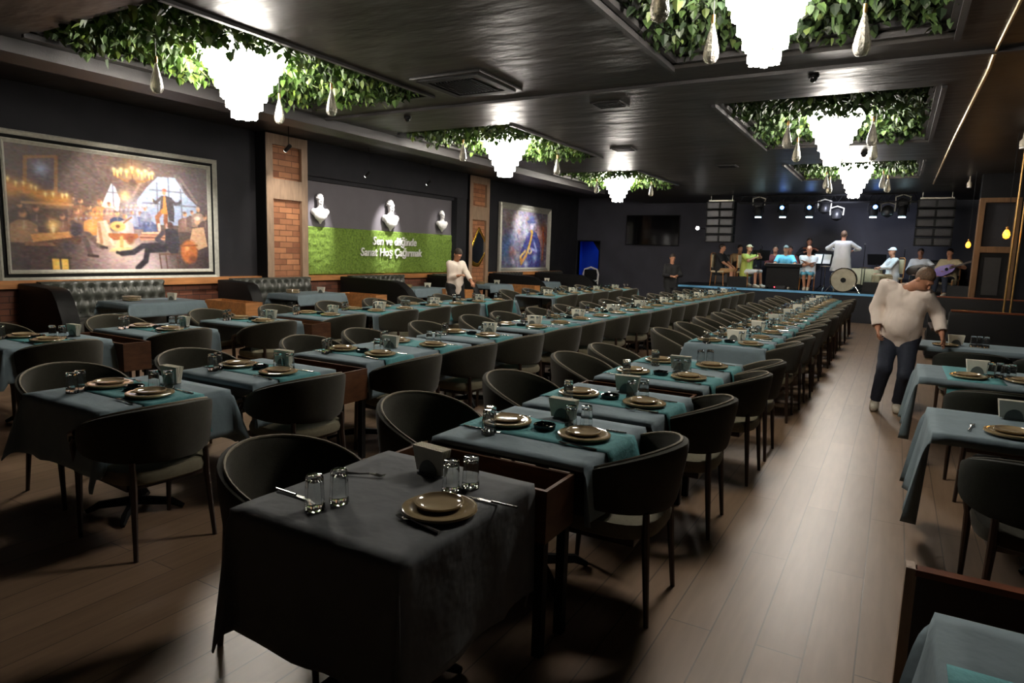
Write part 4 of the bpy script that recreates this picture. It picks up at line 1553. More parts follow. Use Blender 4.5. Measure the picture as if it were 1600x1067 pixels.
for (x, z), l in zip(((-3.83, 3.3), (-2.0, 3.2), (-1.66, 3.0), (-.38, 3.1), (-.03, 3.3)), ('hanging above the leftmost cyan lens', 'left of the far chandelier', 'lowest one near the far chandelier', 'between the two right cyan lenses', 'hanging above the rightmost cyan lens')):
    PR.put((x, 21.5, z), 0, 'unlit round stage fixture in a pale yoke ' + l, 'unlit round stage fixtures')
t = thing('wall_floodlight', 'small round white lamp shining left of the hanging speaker', 'light', (-5.75, 21.9, 2.62))
MB().tube([(0, .0, 0), (0, .1, .02)], [.07, .04], 12).build('housing', M['black'], t)
MB().tube([(0, -.004, 0), (0, -.02, 0)], .058, 12).build('lens', M['lamp_w'], t)
MB().tube([(0, .1, .02), (0, 2.1, .02)], .012, 6).build('arm', M['black'], t)

# ------------------------------------------------------------------ right hand side
t = thing('panelled_column', 'wood framed column with a stone inset at far right', 'pillar', (1.72, 17.5, 0))
b = MB()
b.box((-.32, -.15, 0), (-.22, .15, 3.1)).box((.30, -.15, 0), (.40, .15, 3.1)).box((-.22, -.15, 3.0), (.30, .15, 3.1)).box((-.22, -.15, 1.95), (.30, .15, 2.08)).box((-.22, -.15, 0), (.30, .15, .95))
b.build('wooden_casing', M['column_wood'], t, False, .006)
MB().box((-.22, -.08, 2.08), (.30, .15, 3.0)).build('upper_panel', M['wall'], t, False)
MB().box((-.22, -.08, .95), (.30, .15, 1.95)).build('lower_panel', M['black'], t, False)
MB().box((-.12, -.1, 1.05), (.17, -.07, 1.85)).build('stone_inset', M['vent'], t, False)
MB().box((-.32, -.15, 3.1), (.40, .15, H)).build('head_box', M['black'], t, False)
for x, l in ((1.475, 'left'), (1.56, 'right')):
    tag(MB().tube([(x, 12.6, .0), (x + .015, 12.6, H)], .014, 8).build('brass_pole', M['brass']), 'thin brass pole from floor to ceiling, %s one of the pair at far right' % l, 'pole', 'thin brass poles')
for (x, y, z), l in zip([(1.36, 12.3, 2.14), (1.25, 17.0, 2.1)], ['beside the brass poles', 'left of the wood framed column']):
    t = thing('amber_pendant_lamp', 'glowing amber pendant bulb hanging ' + l, 'lamp', (x, y, z), 0, 'amber pendant bulbs')
    MB().lathe([(.004, -.07), (.035, -.055), (.05, -.01), (.042, .03), (.018, .07)], n=14).build('bulb', M['amber'], t)
    MB().lathe([(.02, .065), (.02, .11), (.006, .12)], n=10).build('socket', M['brass'], t)
    MB().lathe([(.004, .12), (.004, H - z)], n=6).build('cord', M['black'], t)
    d = bpy.data.lights.new('amber_glow', 'POINT')
    d.energy = 1.5
    d.color = (1, .5, .12)
    d.shadow_soft_size = .05
    lo_ = bpy.data.objects.new('amber_glow', d)
    C.objects.link(lo_)
    lo_.location = (x, y - .09, z)


# ------------------------------------------------------------------ booths along the left wall
def tufted(parent, y0, y1, z0, z1, depth=.12):
    """tufted back along the wall; grid facing +X"""
    ny = max(2, int((y1 - y0) / .17))
    nz = 3
    NU, NV = ny * 7, nz * 7
    sy, sz = (y1 - y0) / ny, (z1 - z0) / nz
    btn = [((i + .5 * (j % 2)) * sy, (j + .5) * sz) for j in range(nz) for i in range(ny + 1)]
    def fn(u, v):
        y, z = u * (y1 - y0), v * (z1 - z0)
        d = min(math.hypot(y - a, (z - c_)) for a, c_ in btn)
        # diagonal folds between buttons
        p = abs(math.sin(PI * (y / sy + z / (2 * sz) * 1.0))) * abs(math.sin(PI * (y / sy - z / (2 * sz) * 1.0)))
        dd = depth + .045 * (1 - math.exp(-(d / .05) ** 2)) + .025 * math.sqrt(p)
        e = min(v, 1 - v) * (z1 - z0)
        dd -= .05 * math.exp(-e / .02)
        e = min(u, 1 - u) * (y1 - y0)
        dd -= .04 * math.exp(-e / .02)
        return (dd, y0 + y, z0 + z)
    bk = MB().grid(fn, NU, NV)
    bk.box((0, y0, z0), (depth * .7, y1, z1))
    o = bk.build('tufted_back', M['leather'], parent)
    b = MB()
    for a, c_ in btn:
        if a <= (y1 - y0):
            b.sphere((depth + .012, y0 + a, z0 + c_), .014, 8)
    b.build('buttons', M['blackleather'], o)
    return o


def booth(y0, y1, label, endx=1.15, x=-10.85):
    t = thing('booth_bench', label, 'bench', (x, y0, 0), 0, None)
    L = y1 - y0
    tufted(t, .12, L, .45, 1.02)
    MB().box((0, 0, .05), (.62, L, .34)).build('base', M['blackleather'], t, False, .01)
    MB().box((.12, .14, .34), (.66, L, .47)).build('seat', M['leather'], t, True, .03)
    # end bench back standing square to the wall: slopes down to the room side
    b = MB()
    n = 10
    pts = []
    for i in range(n + 1):
        x = endx * i / n
        z = 1.0 - .04 * (x / endx) - .42 * max(0, (x / endx - .72) / .28) ** 2
        pts.append((x, z))
    v = []
    for yy in (-.12, .12):
        v += [(x, yy, z) for x, z in pts] + [(endx, yy, .03), (0, yy, .03)]
    m = len(pts) + 2
    f = [tuple(range(m)), tuple(range(m, 2 * m))[::-1]] + [(i, m + i, m + (i + 1) % m, (i + 1) % m) for i in range(m)]
    b.add(v, f)
    b.build('end_back', M['blackleather'], t, True, .02)
    MB().box((.1, .12, .34), (endx - .05, .62, .46)).build('end_seat', M['leather'], t, True, .03)
    return t


booth(4.75, 6.75, 'tufted leather booth bench below the tavern painting, leftmost in view')
booth(7.85, 9.85, 'tufted leather booth bench at the foot of the near brick pillar', 1.0, -10.68)
booth(11.1, 13.1, 'tufted leather booth bench in the middle of the moss wall', 2.1)
booth(14.3, 15.4, 'tufted leather booth bench just before the mirror pillar', 1.6)
booth(17.4, 19.2, 'tufted leather booth bench below the saxophone painting', 2.0)
booth(20.4, 22.2, 'dark booth bench nearest the doorway', 2.4)

# ------------------------------------------------------------------ chairs
def make_chair(armwood='walnut', fab='fabric', seatm='seatfab', pip='piping'):
    """seat faces +X, origin on the floor below the seat centre"""
    t = thing('barrel_chair', 'x', 'chair')
    RX_, RY_ = .30, .31
    A = R(112)

    def shell(u, v):
        ph = -A + 2 * A * u
        k = abs(ph) / A
        top = .815 - .17 * k ** 1.9
        bot = .50 + .06 * k ** 2
        th = .028 * (1 - .35 * k)
        ang = 2 * PI * v
        # rounded rectangle section
        cz, cr = math.sin(ang), math.cos(ang)
        e = .45
        pz = math.copysign(abs(cz) ** e, cz) * (top - bot) / 2 + (top + bot) / 2
        pr = math.copysign(abs(cr) ** e, cr) * th
        lean = .05 * (pz - .5) / .3
        rr = pr + lean * (1 - k)
        return (-(RX_ + rr) * math.cos(ph) + .02 + (.0 if k < .8 else 0), (RY_ + rr) * math.sin(ph), pz)
    b = MB()
    nu, nv = 26, 16
    v = [shell(i / nu, j / nv) for i in range(nu + 1) for j in range(nv)]
    f = [(i * nv + j, (i + 1) * nv + j, (i + 1) * nv + (j + 1) % nv, i * nv + (j + 1) % nv) for i in range(nu) for j in range(nv)]
    f += [tuple(range(nv)), tuple(nu * nv + j for j in range(nv))[::-1]]
    b.add(v, f)
    sh = b.build('backrest', M[fab], t)
    # piping along the top inner edge
    path = []
    for i in range(27):
        ph = -A + 2 * A * i / 26
        k = abs(ph) / A
        top = .815 - .17 * k ** 1.9
        path.append((-(RX_ - .012 + .05 * (1 - k)) * math.cos(ph) + .02, (RY_ - .012 + .05 * (1 - k)) * math.sin(ph), top + .001))
    MB().tube(path, .007, 6).build('piping', M[pip], sh)
    # seat
    b = MB()
    prof = []
    n = 28
    def ring(s, z):
        r = []
        for i in range(n):
            a = 2 * PI * i / n
            c, q = math.cos(a), math.sin(a)
            e = .62
            r.append((math.copysign(abs(c) ** e, c) * .265 * s - .005, math.copysign(abs(q) ** e, q) * .26 * s, z))
        return r
    rings = [ring(.90, .385), ring(1.0, .40), ring(1.02, .43), ring(.98, .462), ring(.85, .475), ring(.3, .48)]
    v = [p for r_ in rings for p in r_]
    f = [(j * n + i, j * n + (i + 1) % n, (j + 1) * n + (i + 1) % n, (j + 1) * n + i) for j in range(5) for i in range(n)]
    f += [tuple(range(n))[::-1], tuple(5 * n + i for i in range(n))]
    b.add(v, f)
    b.build('seat', M[seatm], t)
    MB().box((-.19, -.21, .35), (.25, .21, .388)).build('seat_frame', M['walnut'], t, True, .01)
    for sy in (-1, 1):
        MB().tube([(-.27, sy * .22, 0), (-.24, sy * .20, .38), (-.235, sy * .20, .52)], [.012, .019, .016], 8).build('leg', M['walnut'], t)
        MB().tube([(.27, sy * .25, 0), (.25, sy * .25, .38), (.20, sy * .29, .56), (.14, sy * .30, .61)], [.012, .02, .017, .016], 8).build('leg', M['walnut'], t)
        MB().tube([(.205, sy * .295, .585), (.17, sy * .305, .625), (.10, sy * .315, .645)], [.018, .02, .017], 8).build('armrest', M[armwood], t)
    return t


CHAIR = Proto(make_chair())


def make_chair_r():
    t = make_chair('armwood', 'fabric_dark', 'fabric', 'fabric')
    return t
CHAIR_R = Proto(make_chair_r())

# ------------------------------------------------------------------ table parts
TH = .745   # tabletop height under the cloth


def make_table(w, l):
    """w across X, l along Y"""
    t = thing('dining_table', 'x', 'table')
    MB().box((-w / 2 + .01, -l / 2 + .01, TH - .035), (w / 2 - .01, l / 2 - .01, TH)).build('tabletop', M['walnut'], t, False, .006)
    ps = [0] if l < 1.0 else [-l / 2 + .35, l / 2 - .35]
    for y in ps:
        MB().lathe([(.045, .05), (.035, .1), (.035, TH - .06), (.09, TH - .035)], (0, y, 0), n=14).build('pedestal', M['black'], t)
        bb = MB()
        for k_ in range(4):
            a = PI / 4 + k_ * PI / 2
            bb.tube([(0, y, .07), (.2 * math.cos(a), y + .2 * math.sin(a), .05), (.27 * math.cos(a), y + .27 * math.sin(a), .012)], [.03, .024, .015], 6)
        bb.build('foot', M['black'], t)
    return t


def cloth_mesh(name, w, l, ox, oy, m, res=.035, seed=0, flare=.14, wav=.018, top=TH + .004, noise_top=0.0, left_flare=None):
    """cloth laid on a w x l top; overhang ox on the X sides, oy on the Y sides"""
    def samples(h, o_):
        a = [-h - o_ + o_ * i / max(1, round(o_ / res)) for i in range(max(1, round(o_ / res)))] if o_ > 0 else []
        n = max(2, round(2 * h / .06))
        mid = [-h + 2 * h * i / n for i in range(n + 1)]
        c_ = [-x for x in a[::-1]]
        return a + mid + c_
    X = samples(w / 2, ox)
    Y = samples(l / 2, oy)
    hw, hl = w / 2, l / 2
    V = []
    for x in X:
        for y in Y:
            ex, ey = max(0, abs(x) - hw), max(0, abs(y) - hl)
            sx, sy = math.copysign(1, x), math.copysign(1, y)
            if ex == 0 and ey == 0:
                z = top + noise_top * noise.noise(Vector((x * 5, y * 5, seed)))
                # soft creases
                V.append((x, y, z))
                continue
            d = min(math.hypot(ex, ey), 1.16 * max(ex, ey))
            fl_ = left_flare if (left_flare is not None and sx < 0) else flare
            if ex and ey:
                th = math.atan2(ey, ex)
                bulge = 1 + 1.3 * math.sin(2 * th)
                out = fl_ * d * bulge
                px = sx * (hw + .004 + out * math.cos(th))
                py = sy * (hl + .004 + out * math.sin(th))
                z = top - d * (.985)
            elif ex:
                wv = wav * (d / .3) * math.sin(y * 17 + seed + 1.3 * math.sin(y * 7 + seed))
                px = sx * (hw + .004 + fl_ * .5 * d + wv * .6 + abs(wv) * .3)
                py = y * (1 + .05 * d * (abs(y) / hl))
                z = top - d
            else:
                wv = wav * (d / .3) * math.sin(x * 17 + seed * 2 + 1.3 * math.sin(x * 9 + seed))
                py = sy * (hl + .004 + flare * .5 * d + wv * .6 + abs(wv) * .3)
                px = x * (1 + .05 * d * (abs(x) / hw))
                z = top - d
            V.append((px, py, max(.03, z)))
    n = len(Y)
    F = [(i * n + j, (i + 1) * n + j, (i + 1) * n + j + 1, i * n + j + 1) for i in range(len(X) - 1) for j in range(n - 1)]
    me = bpy.data.meshes.new(name)
    me.from_pydata(V, [], F)
    me.polygons.foreach_set('use_smooth', [True] * len(F))
    me.materials.append(m)
    return me


def put_cloth(name, me, loc, label, cat, group=None, thick=.003, rz=0):
    o = bpy.data.objects.new(name, me)
    C.objects.link(o)
    o.location = loc
    o.rotation_euler = (0, 0, rz)
    sd = o.modifiers.new('thickness', 'SOLIDIFY')
    sd.thickness = thick
    sd.offset = 1
    return tag(o, label, cat, group)


# ------------------------------------------------------------------ tableware prototypes
def P_plate():
    b = MB().lathe([(.0015, .0), (.085, .0), (.095, .001), (.122, .007), (.132, .015), (.130, .022), (.120, .025), (.10, .0215), (.08, .018), (.0015, .017)], n=36)
    o = b.build('dinner_plate', M['dish'])
    tag(o, 'x', 'plate')
    return Proto(o)


def P_small():
    b = MB().lathe([(.0015, .0), (.06, .0), (.076, .004), (.086, .011), (.087, .018), (.081, .0185), (.073, .011), (.055, .007), (.0015, .0065)], n=32)
    o = b.build('side_plate', M['dish2'])
    tag(o, 'x', 'plate')
    return Proto(o)


def P_glass():
    # upturned tumbler, rim down
    b = MB().lathe([(.0355, .0), (.0335, .03), (.031, .08), (.0295, .118), (.0265, .124), (.012, .1215), (.001, .124)], n=8, cap=False)
    b.lathe([(.0355, .0), (.0338, .0), (.032, .03), (.0295, .078), (.026, .102), (.012, .108), (.001, .103)], n=8, cap=False)
    bm = b.mesh('tumbler', M['glass'])
    bm2 = bmesh.new()
    bm2.from_mesh(bm)
    bmesh.ops.remove_doubles(bm2, verts=bm2.verts, dist=.0004)
    bmesh.ops.recalc_face_normals(bm2, faces=bm2.faces)
    bm2.to_mesh(bm)
    bm2.free()
    o = bpy.data.objects.new('tumbler', bm)
    C.objects.link(o)
    tag(o, 'x', 'glass')
    return Proto(o)


def P_knife():
    t = thing('table_knife', 'x', 'knife')
    b = MB().grid(lambda u, v: (-.11 + .105 * u, (.007 + .002 * math.sin(PI * u)) * math.cos(2 * PI * v), .005 + .0035 * math.sin(2 * PI * v)), 8, 8)
    b.build('handle', M['steel'], t)
    pts = [(-.005, -.006), (.02, -.009), (.07, -.010), (.10, -.004), (.11, .004), (.08, .008), (-.005, .006)]
    v = [(x, y, .0015) for x, y in pts] + [(x, y, .0035) for x, y in pts]
    n = len(pts)
    MB().add(v, [tuple(range(n))[::-1], tuple(range(n, 2 * n))] + [(i, (i + 1) % n, n + (i + 1) % n, n + i) for i in range(n)]).build('blade', M['steel'], t, False)
    return Proto(t)


def P_fork():
    b = MB().tube([(-.10, 0, .003), (-.06, 0, .004), (-.01, 0, .006), (.03, 0, .010)], [.007, .006, .0035, .004], 8)
    b.grid(lambda u, v: (.03 + .025 * u, (.004 + .009 * math.sin(PI * u / 2)) * math.cos(2 * PI * v), .010 - .002 * u + .0015 * math.sin(2 * PI * v)), 5, 8)
    for k_ in (-1.5, -.5, .5, 1.5):
        b.tube([(.052, k_ * .006, .008), (.075, k_ * .0062, .005), (.095, k_ * .006, .010)], [.0022, .002, .0012], 6)
    o = b.build('table_fork', M['steel'])
    tag(o, 'x', 'fork')
    return Proto(o)


def P_napkin():
    t = thing('napkin_holder', 'x', 'napkin holder')
    # dark rounded foot clip, cream napkins standing in it
    b = MB()
    n = 14
    for yy in (-.022, .016):
        v = [(.048 * math.cos(PI * i / n), yy, .062 * math.sin(PI * i / n) + .002) for i in range(n + 1)]
        v += [(x, yy + .006, z) for x, _, z in v]
        m = n + 1
        b.add(v, [tuple(range(m)), tuple(range(m, 2 * m))[::-1]] + [(i, m + i, m + (i + 1) % m, (i + 1) % m) for i in range(m)])
    b.box((-.05, -.03, 0), (.05, .03, .008))
    b.build('holder', M['clip'], t, False)
    b = MB()
    for k_ in range(5):
        yy = -.013 + k_ * .006
        sp = (k_ - 2) * .006
        v = [(-.068, yy, .010), (.068, yy, .010), (.082, yy + sp, .115), (-.082, yy + sp, .115)]
        v += [(x, y_ + .0045, z) for x, y_, z in v]
        b.add(v, [(0, 1, 2, 3), (7, 6, 5, 4), (0, 4, 5, 1), (1, 5, 6, 2), (2, 6, 7, 3), (3, 7, 4, 0)])
    b.build('napkins', M['napkin'], t, False)
    return Proto(t)


def P_ash():
    b = MB().lathe([(.001, 0), (.05, 0), (.056, .006), (.058, .026), (.052, .029), (.046, .027), (.043, .010), (.001, .008)], n=28)
    for k_ in range(4):
        a = k_ * PI / 2
        b.box((.046 * math.cos(a) - .006, .046 * math.sin(a) - .006, .024), (.046 * math.cos(a) + .006, .046 * math.sin(a) + .006, .032))
    o = b.build('ashtray', M['blackgloss'])
    tag(o, 'x', 'ashtray')
    return Proto(o)


PLATE, SMALL, GLASS, KNIFE, FORK, NAP, ASH = P_plate(), P_small(), P_glass(), P_knife(), P_fork(), P_napkin(), P_ash()
ORD = ['nearest', 'second', 'third', 'fourth', 'fifth', 'sixth', 'seventh', 'eighth', 'ninth', 'tenth', 'eleventh', 'twelfth', 'thirteenth', 'fourteenth', 'fifteenth', 'sixteenth', 'seventeenth', 'eighteenth', 'nineteenth', 'twentieth', 'twenty-first', 'twenty-second']
TABLES = {}
MESHES = {}


def get_table(w, l):
    k_ = (round(w, 2), round(l, 2))
    if k_ not in TABLES:
        TABLES[k_] = Proto(make_table(*k_))
    return TABLES[k_]


def get_cloth(key, *a, **kw):
    if key not in MESHES:
        MESHES[key] = cloth_mesh(*a, **kw)
    return MESHES[key]


def settings(cx, y, z, side, tl, rng, detail, two=True, order='', plate=True):
    """one place: side -1 left of the table, +1 right (aisle side)"""
    sd = ('left' if side < 0 else 'right')
    jx, jy = rng.uniform(-.015, .015), rng.uniform(-.02, .02)
    px, py = cx + side * .215 + jx, y + jy
    w = (order + ' ' if order else '') + sd + ' place'
    if plate:
        PLATE.put((px, py, z), rng.uniform(0, 6), 'sand coloured dinner plate at the %s, %s' % (w, tl), 'dinner plates')
        SMALL.put((px - .005, py + .005, z + .0185), rng.uniform(0, 6), 'small sand coloured plate stacked at the %s, %s' % (w, tl), 'small plates on the dinner plates')
    if side > 0:
        g = ((-.12, .10), (-.055, .15))
    else:
        g = ((.03, -.23), (.0, -.165))
    for k_, (gx, gy) in enumerate(g):
        GLASS.put((px + gx, py + gy, z), 0, 'upturned clear tumbler, %s one at the %s, %s' % (('nearer', 'farther')[k_], w, tl), 'upturned tumblers')
    if detail:
        KNIFE.put((px + side * .04, py + .18 * (1 if side > 0 else -1), z), (0 if side < 0 else PI) + rng.uniform(-.1, .1), 'steel table knife at the %s, %s' % (w, tl), 'table knives')
        FORK.put((px + side * .04, py - .17 * (1 if side > 0 else -1), z), (0 if side < 0 else PI) + rng.uniform(-.15, .15), 'steel table fork at the %s, %s' % (w, tl), 'table forks')


ZT = TH + .0075     # top of cloth
ZR = ZT + .003     # top of runner


def lay_table(row, idx, cx, w, y0, y1, rowname, ox=.24, oy=.035, cloth='cloth', runner=True, seed=0, detail=True, set_=True, rdark=False):
    l = y1 - y0
    cy = (y0 + y1) / 2
    tl = '%s table, %s' % (ORD[idx], rowname)
    rng = random.Random(seed * 31 + idx)
    get_table(w, l).put((cx, cy, 0), 0, 'dark dining table under a grey cloth, ' + tl, 'dining tables of ' + row)
    me = get_cloth(('c', round(w, 2), round(l, 2), ox, oy, cloth, seed % 3), 'tablecloth', w, l, ox, oy, M[cloth], seed=seed % 3, noise_top=0)
    put_cloth('tablecloth', me, (cx, cy, 0), 'grey tablecloth draped over the ' + tl, 'tablecloth', 'grey tablecloths of ' + row)
    long_ = l > 1.0
    ys = [cy - l / 4, cy + l / 4] if long_ else [cy]
    if runner:
        for k_, ry in enumerate(ys):
            me = get_cloth(('r', round(w, 2)), 'table_runner', w + .02, .36, .22, 0, M['runner'], flare=.30, wav=.02, top=ZT + .0005)
            put_cloth('table_runner', me, (cx, ry + .02, 0), 'teal runner across the %s%s' % (('near end of the ', 'far end of the ')[k_] if long_ else '', tl), 'table runner', 'teal runners of ' + row, .002)
    if not set_:
        return
    for k_, sy in enumerate(ys):
        od = ('near', 'far')[k_] if long_ else ''
        z = ZR if runner else ZT
        settings(cx, sy, z, -1, tl, rng, detail, order=od)
        settings(cx, sy, z, 1, tl, rng, detail, order=od)
        if k_ == 0:
            ASH.put((cx - .01, sy + .03, z), rng.uniform(0, 1), 'round black glass ashtray in the middle of the ' + tl, 'black ashtrays')
    if long_ and idx > 3:
        NAP.put((cx + rng.uniform(-.03, .05), cy - .02, ZT), rng.uniform(-.15, .15), 'second holder of cream napkins, middle of the ' + tl, 'napkin holders')
    NAP.put((cx + rng.uniform(-.03, .05), (y1 - .11 if not long_ else cy + .03), ZT), rng.uniform(-.15, .15), 'holder of cream napkins on the ' + tl, 'napkin holders')


AISLE = 'aisle row'
SECOND = 'second row'
THIRD = 'third row'
RIGHT = 'row right of the aisle'
AX = -1.48
A_T = [(2.52, 3.32), (3.42, 4.22), (4.52, 5.87), (6.95, 8.25), (8.3, 9.6), (9.65, 10.95), (11.0, 12.3), (12.35, 13.65), (13.7, 15.0), (15.05, 16.35), (16.4, 17.6)]
for i, (a, c_) in enumerate(A_T):
    lay_table('A', i + 1, AX, .80, a, c_, AISLE, oy=(.26 if i == 3 else .02), ox=(.26), seed=i, detail=(i < 7))
# nearest table: long charcoal cloth, laid without a runner
get_table(.74, .82).put((-1.53, 1.81, 0), 0, 'small dining table hidden by a long charcoal cloth, closest to the camera', 'dining tables of A')
me = cloth_mesh('tablecloth', .74, .82, .45, .45, M['cloth1'], res=.03, seed=5, flare=-.02, wav=.012, noise_top=.004, left_flare=.055)
put_cloth('tablecloth', me, (-1.53, 1.81, 0), 'long charcoal tablecloth hanging almost to the floor, closest to the camera', 'tablecloth')
T1 = 'on the table closest to the camera'
PLATE.put((-1.29, 1.775, ZT), 0, 'sand dinner plate ' + T1, 'dinner plates')
SMALL.put((-1.30, 1.785, ZT + .0185), 0, 'small sand plate stacked on the dinner plate ' + T1, 'small plates on the dinner plates')
for (x, y), l in zip([(-1.655, 1.55), (-1.63, 1.64), (-1.37, 1.955), (-1.335, 2.035)], ['left pair, nearer one', 'left pair, farther one', 'right pair by the napkins, nearer one', 'right pair by the napkins, farther one']):
    GLASS.put((x, y, ZT + .001), 0, 'upturned tumbler %s, %s' % (T1, l), 'upturned tumblers')
KNIFE.put((-1.80, 1.60, ZT + .002), R(-2), 'steel knife left of the tumblers ' + T1, 'table knives')
KNIFE.put((-1.19, 1.945, ZT + .002), R(182), 'steel knife right of the plate ' + T1, 'table knives')
FORK.put((-1.76, 1.90, ZT + .002), R(20), 'steel fork lying behind the left tumblers ' + T1, 'table forks')
FORK.put((-1.285, 1.645, ZT + .002), R(172), 'steel fork in front of the dinner plate ' + T1, 'table forks')
NAP.put((-1.55, 2.07, ZT), R(-6), 'holder of cream napkins ' + T1, 'napkin holders')

BX = -3.93
B_T = [(1.84, 2.62), (2.79, 3.52), (3.85, 5.33), (5.5, 6.35), (6.7, 8.0), (8.05, 9.35), (9.4, 10.7), (10.75, 12.05), (12.1, 13.4), (13.45, 14.75), (14.8, 16.1), (16.15, 17.45), (17.5, 18.8)]
for i, (a, c_) in enumerate(B_T):
    lay_table('B', i, BX, .80, a, c_, SECOND, oy=(.34 if i == 0 else .03), ox=.28, seed=i + 20, detail=(i < 5))
CX_ = -6.60
C_T = [(2.5, 3.35), (3.65, 4.45), (4.85, 5.6), (5.95, 6.65), (6.85, 8.15), (8.2, 9.5), (9.55, 10.85), (12.3, 13.6), (13.65, 14.95), (15.0, 16.3), (16.35, 17.65)]
for i, (a, c_) in enumerate(C_T):
    lay_table('C', i, CX_, .86, a, c_, THIRD, oy=(.30 if i in (0, 6) else .03), ox=.28, seed=i + 40, detail=(i < 3))

# booth tables
D_T = [(5.35, 6.65), (8.5, 9.7), (11.95, 13.1), (15.15, 16.3), (18.25, 19.4), (21.25, 22.3)]
for i, (a, c_) in enumerate(D_T):
    l = c_ - a
    cy = (a + c_) / 2
    nm = 'beside the %s wall booth' % ORD[i]
    get_table(.8, 1.2).put((-9.85, cy, 0), 0, 'booth table under a grey cloth, ' + nm, 'booth tables')
    me = get_cloth('booth', 'tablecloth', .8, 1.2, .2, .10, M['cloth'], seed=2)
    put_cloth('tablecloth', me, (-9.85, cy, 0), 'grey tablecloth on the booth table ' + nm, 'tablecloth', 'booth tablecloths')
    NAP.put((-9.75, cy + .25, ZT), R(8), 'holder of cream napkins on the booth table ' + nm, 'napkin holders')
    for k_ in range(3):
        PLATE.put((-9.98, cy - .25, ZT + k_ * .0245), 0, 'sand plate in the stack of three, %s, booth table %s' % (('bottom', 'middle', 'top')[k_], nm), 'stacked booth plates')


# open wooden boxes standing between tables
def crate(x0, x1, y0, y1, z0, z1, label, m='wood', legs=True):
    t = thing('wooden_crate', label, 'crate', ((x0 + x1) / 2, (y0 + y1) / 2, 0), 0, 'wooden boxes between the tables')
    w, l = (x1 - x0) / 2, (y1 - y0) / 2
    th = .018
    for nm, lo, hi in (('side_panel', (-w, -l, z0), (w, -l + th, z1)), ('side_panel', (-w, l - th, z0), (w, l, z1)), ('end_panel', (-w, -l + th, z0), (-w + th, l - th, z1)), ('end_panel', (w - th, -l + th, z0), (w, l - th, z1)), ('bottom', (-w + th, -l + th, z0), (w - th, l - th, z0 + th))):
        MB().box(lo, hi).build(nm, M[m], t, False)
    if legs:
        for sx in (-1, 1):
            for sy in (-1, 1):
                MB().box((sx * (w - .03) - .02, sy * (l - .03) - .02, 0), (sx * (w - .03) + .02, sy * (l - .03) + .02, z0)).build('leg', M['black'], t, False)
    return t
crate(-1.93, -1.11, 2.24, 2.50, .50, .72, 'open wooden box between the two tables nearest the camera')
crate(-1.93, -1.11, 4.24, 4.50, .50, .72, 'open wooden box between the third and fourth aisle-row tables')
crate(-4.36, -3.50, 3.54, 3.83, .48, .72, 'open wooden box before the third table of the second row')
crate(-7.05, -6.02, 3.37, 3.63, .46, .72, 'open wooden box behind the nearest table of the third row')
crate(-7.05, -6.02, 5.62, 5.93, .46, .72, 'open wooden box before the fourth table of the third row')
for i, (y, l) in enumerate([(6.98, 'nearest'), (9.98, 'second'), (13.1, 'third'), (16.55, 'fourth')]):
    crate(-9.75, -8.75, y - .16, y + .16, .42, .74, 'open wooden box at the end of the %s booth table' % l, 'oak_orange')

# ------------------------------------------------------------------ chairs placed
def chairs(xc, rz, ys, what, group):
    rng = random.Random(len(ys) * 7 + int(xc * 10))
    for i, y in enumerate(ys):
        CHAIR.put((xc + rng.uniform(-.03, .03) + (.07 if (xc == -2.12 and i == 0) else 0), y, 0), rz + rng.uniform(-.10, .10), 'olive grey barrel chair, %s along the %s' % (ORD[i], what), group)
chairs(-2.12, 0, [1.86, 2.92, 3.92, 5.05, 5.78, 7.6, 8.5, 9.5, 10.5, 11.4, 12.6, 13.5, 14.6, 15.7, 16.7], 'left side of the aisle row', 'chairs left of the aisle row')
chairs(-1.08, PI, [2.93, 4.03, 5.15, 5.85, 7.35, 8.1, 8.9, 9.8, 10.6, 11.5, 12.4, 13.4, 14.4, 15.3, 16.3, 17.2], 'aisle side of the aisle row', 'chairs right of the aisle row')
chairs(-4.55, 0, [2.25, 3.15, 4.3, 5.1, 6.15, 7.2, 7.95, 9.0, 9.9, 10.9, 11.8, 12.8, 13.7, 14.7, 15.6, 16.6, 17.6, 18.5], 'left side of the second row', 'chairs left of the second row')
chairs(-3.50, PI, [2.08, 3.1, 4.2, 5.1, 6.05, 7.05, 7.8, 8.75, 9.6, 10.6, 11.5, 12.4, 13.3, 14.2, 15.2, 16.1, 17.0, 18.0], 'right side of the second row', 'chairs right of the second row')
chairs(-7.35, 0, [2.95, 4.1, 5.3, 6.35, 7.4, 8.4, 9.3, 10.3, 12.8, 13.8, 14.8, 15.8, 16.8], 'left side of the third row', 'chairs left of the third row')
chairs(-6.18, PI, [2.9, 4.0, 5.1, 6.25, 7.3, 8.1, 9.0, 10.1, 12.8, 13.6, 14.6, 15.6, 16.6], 'right side of the third row', 'chairs right of the third row')

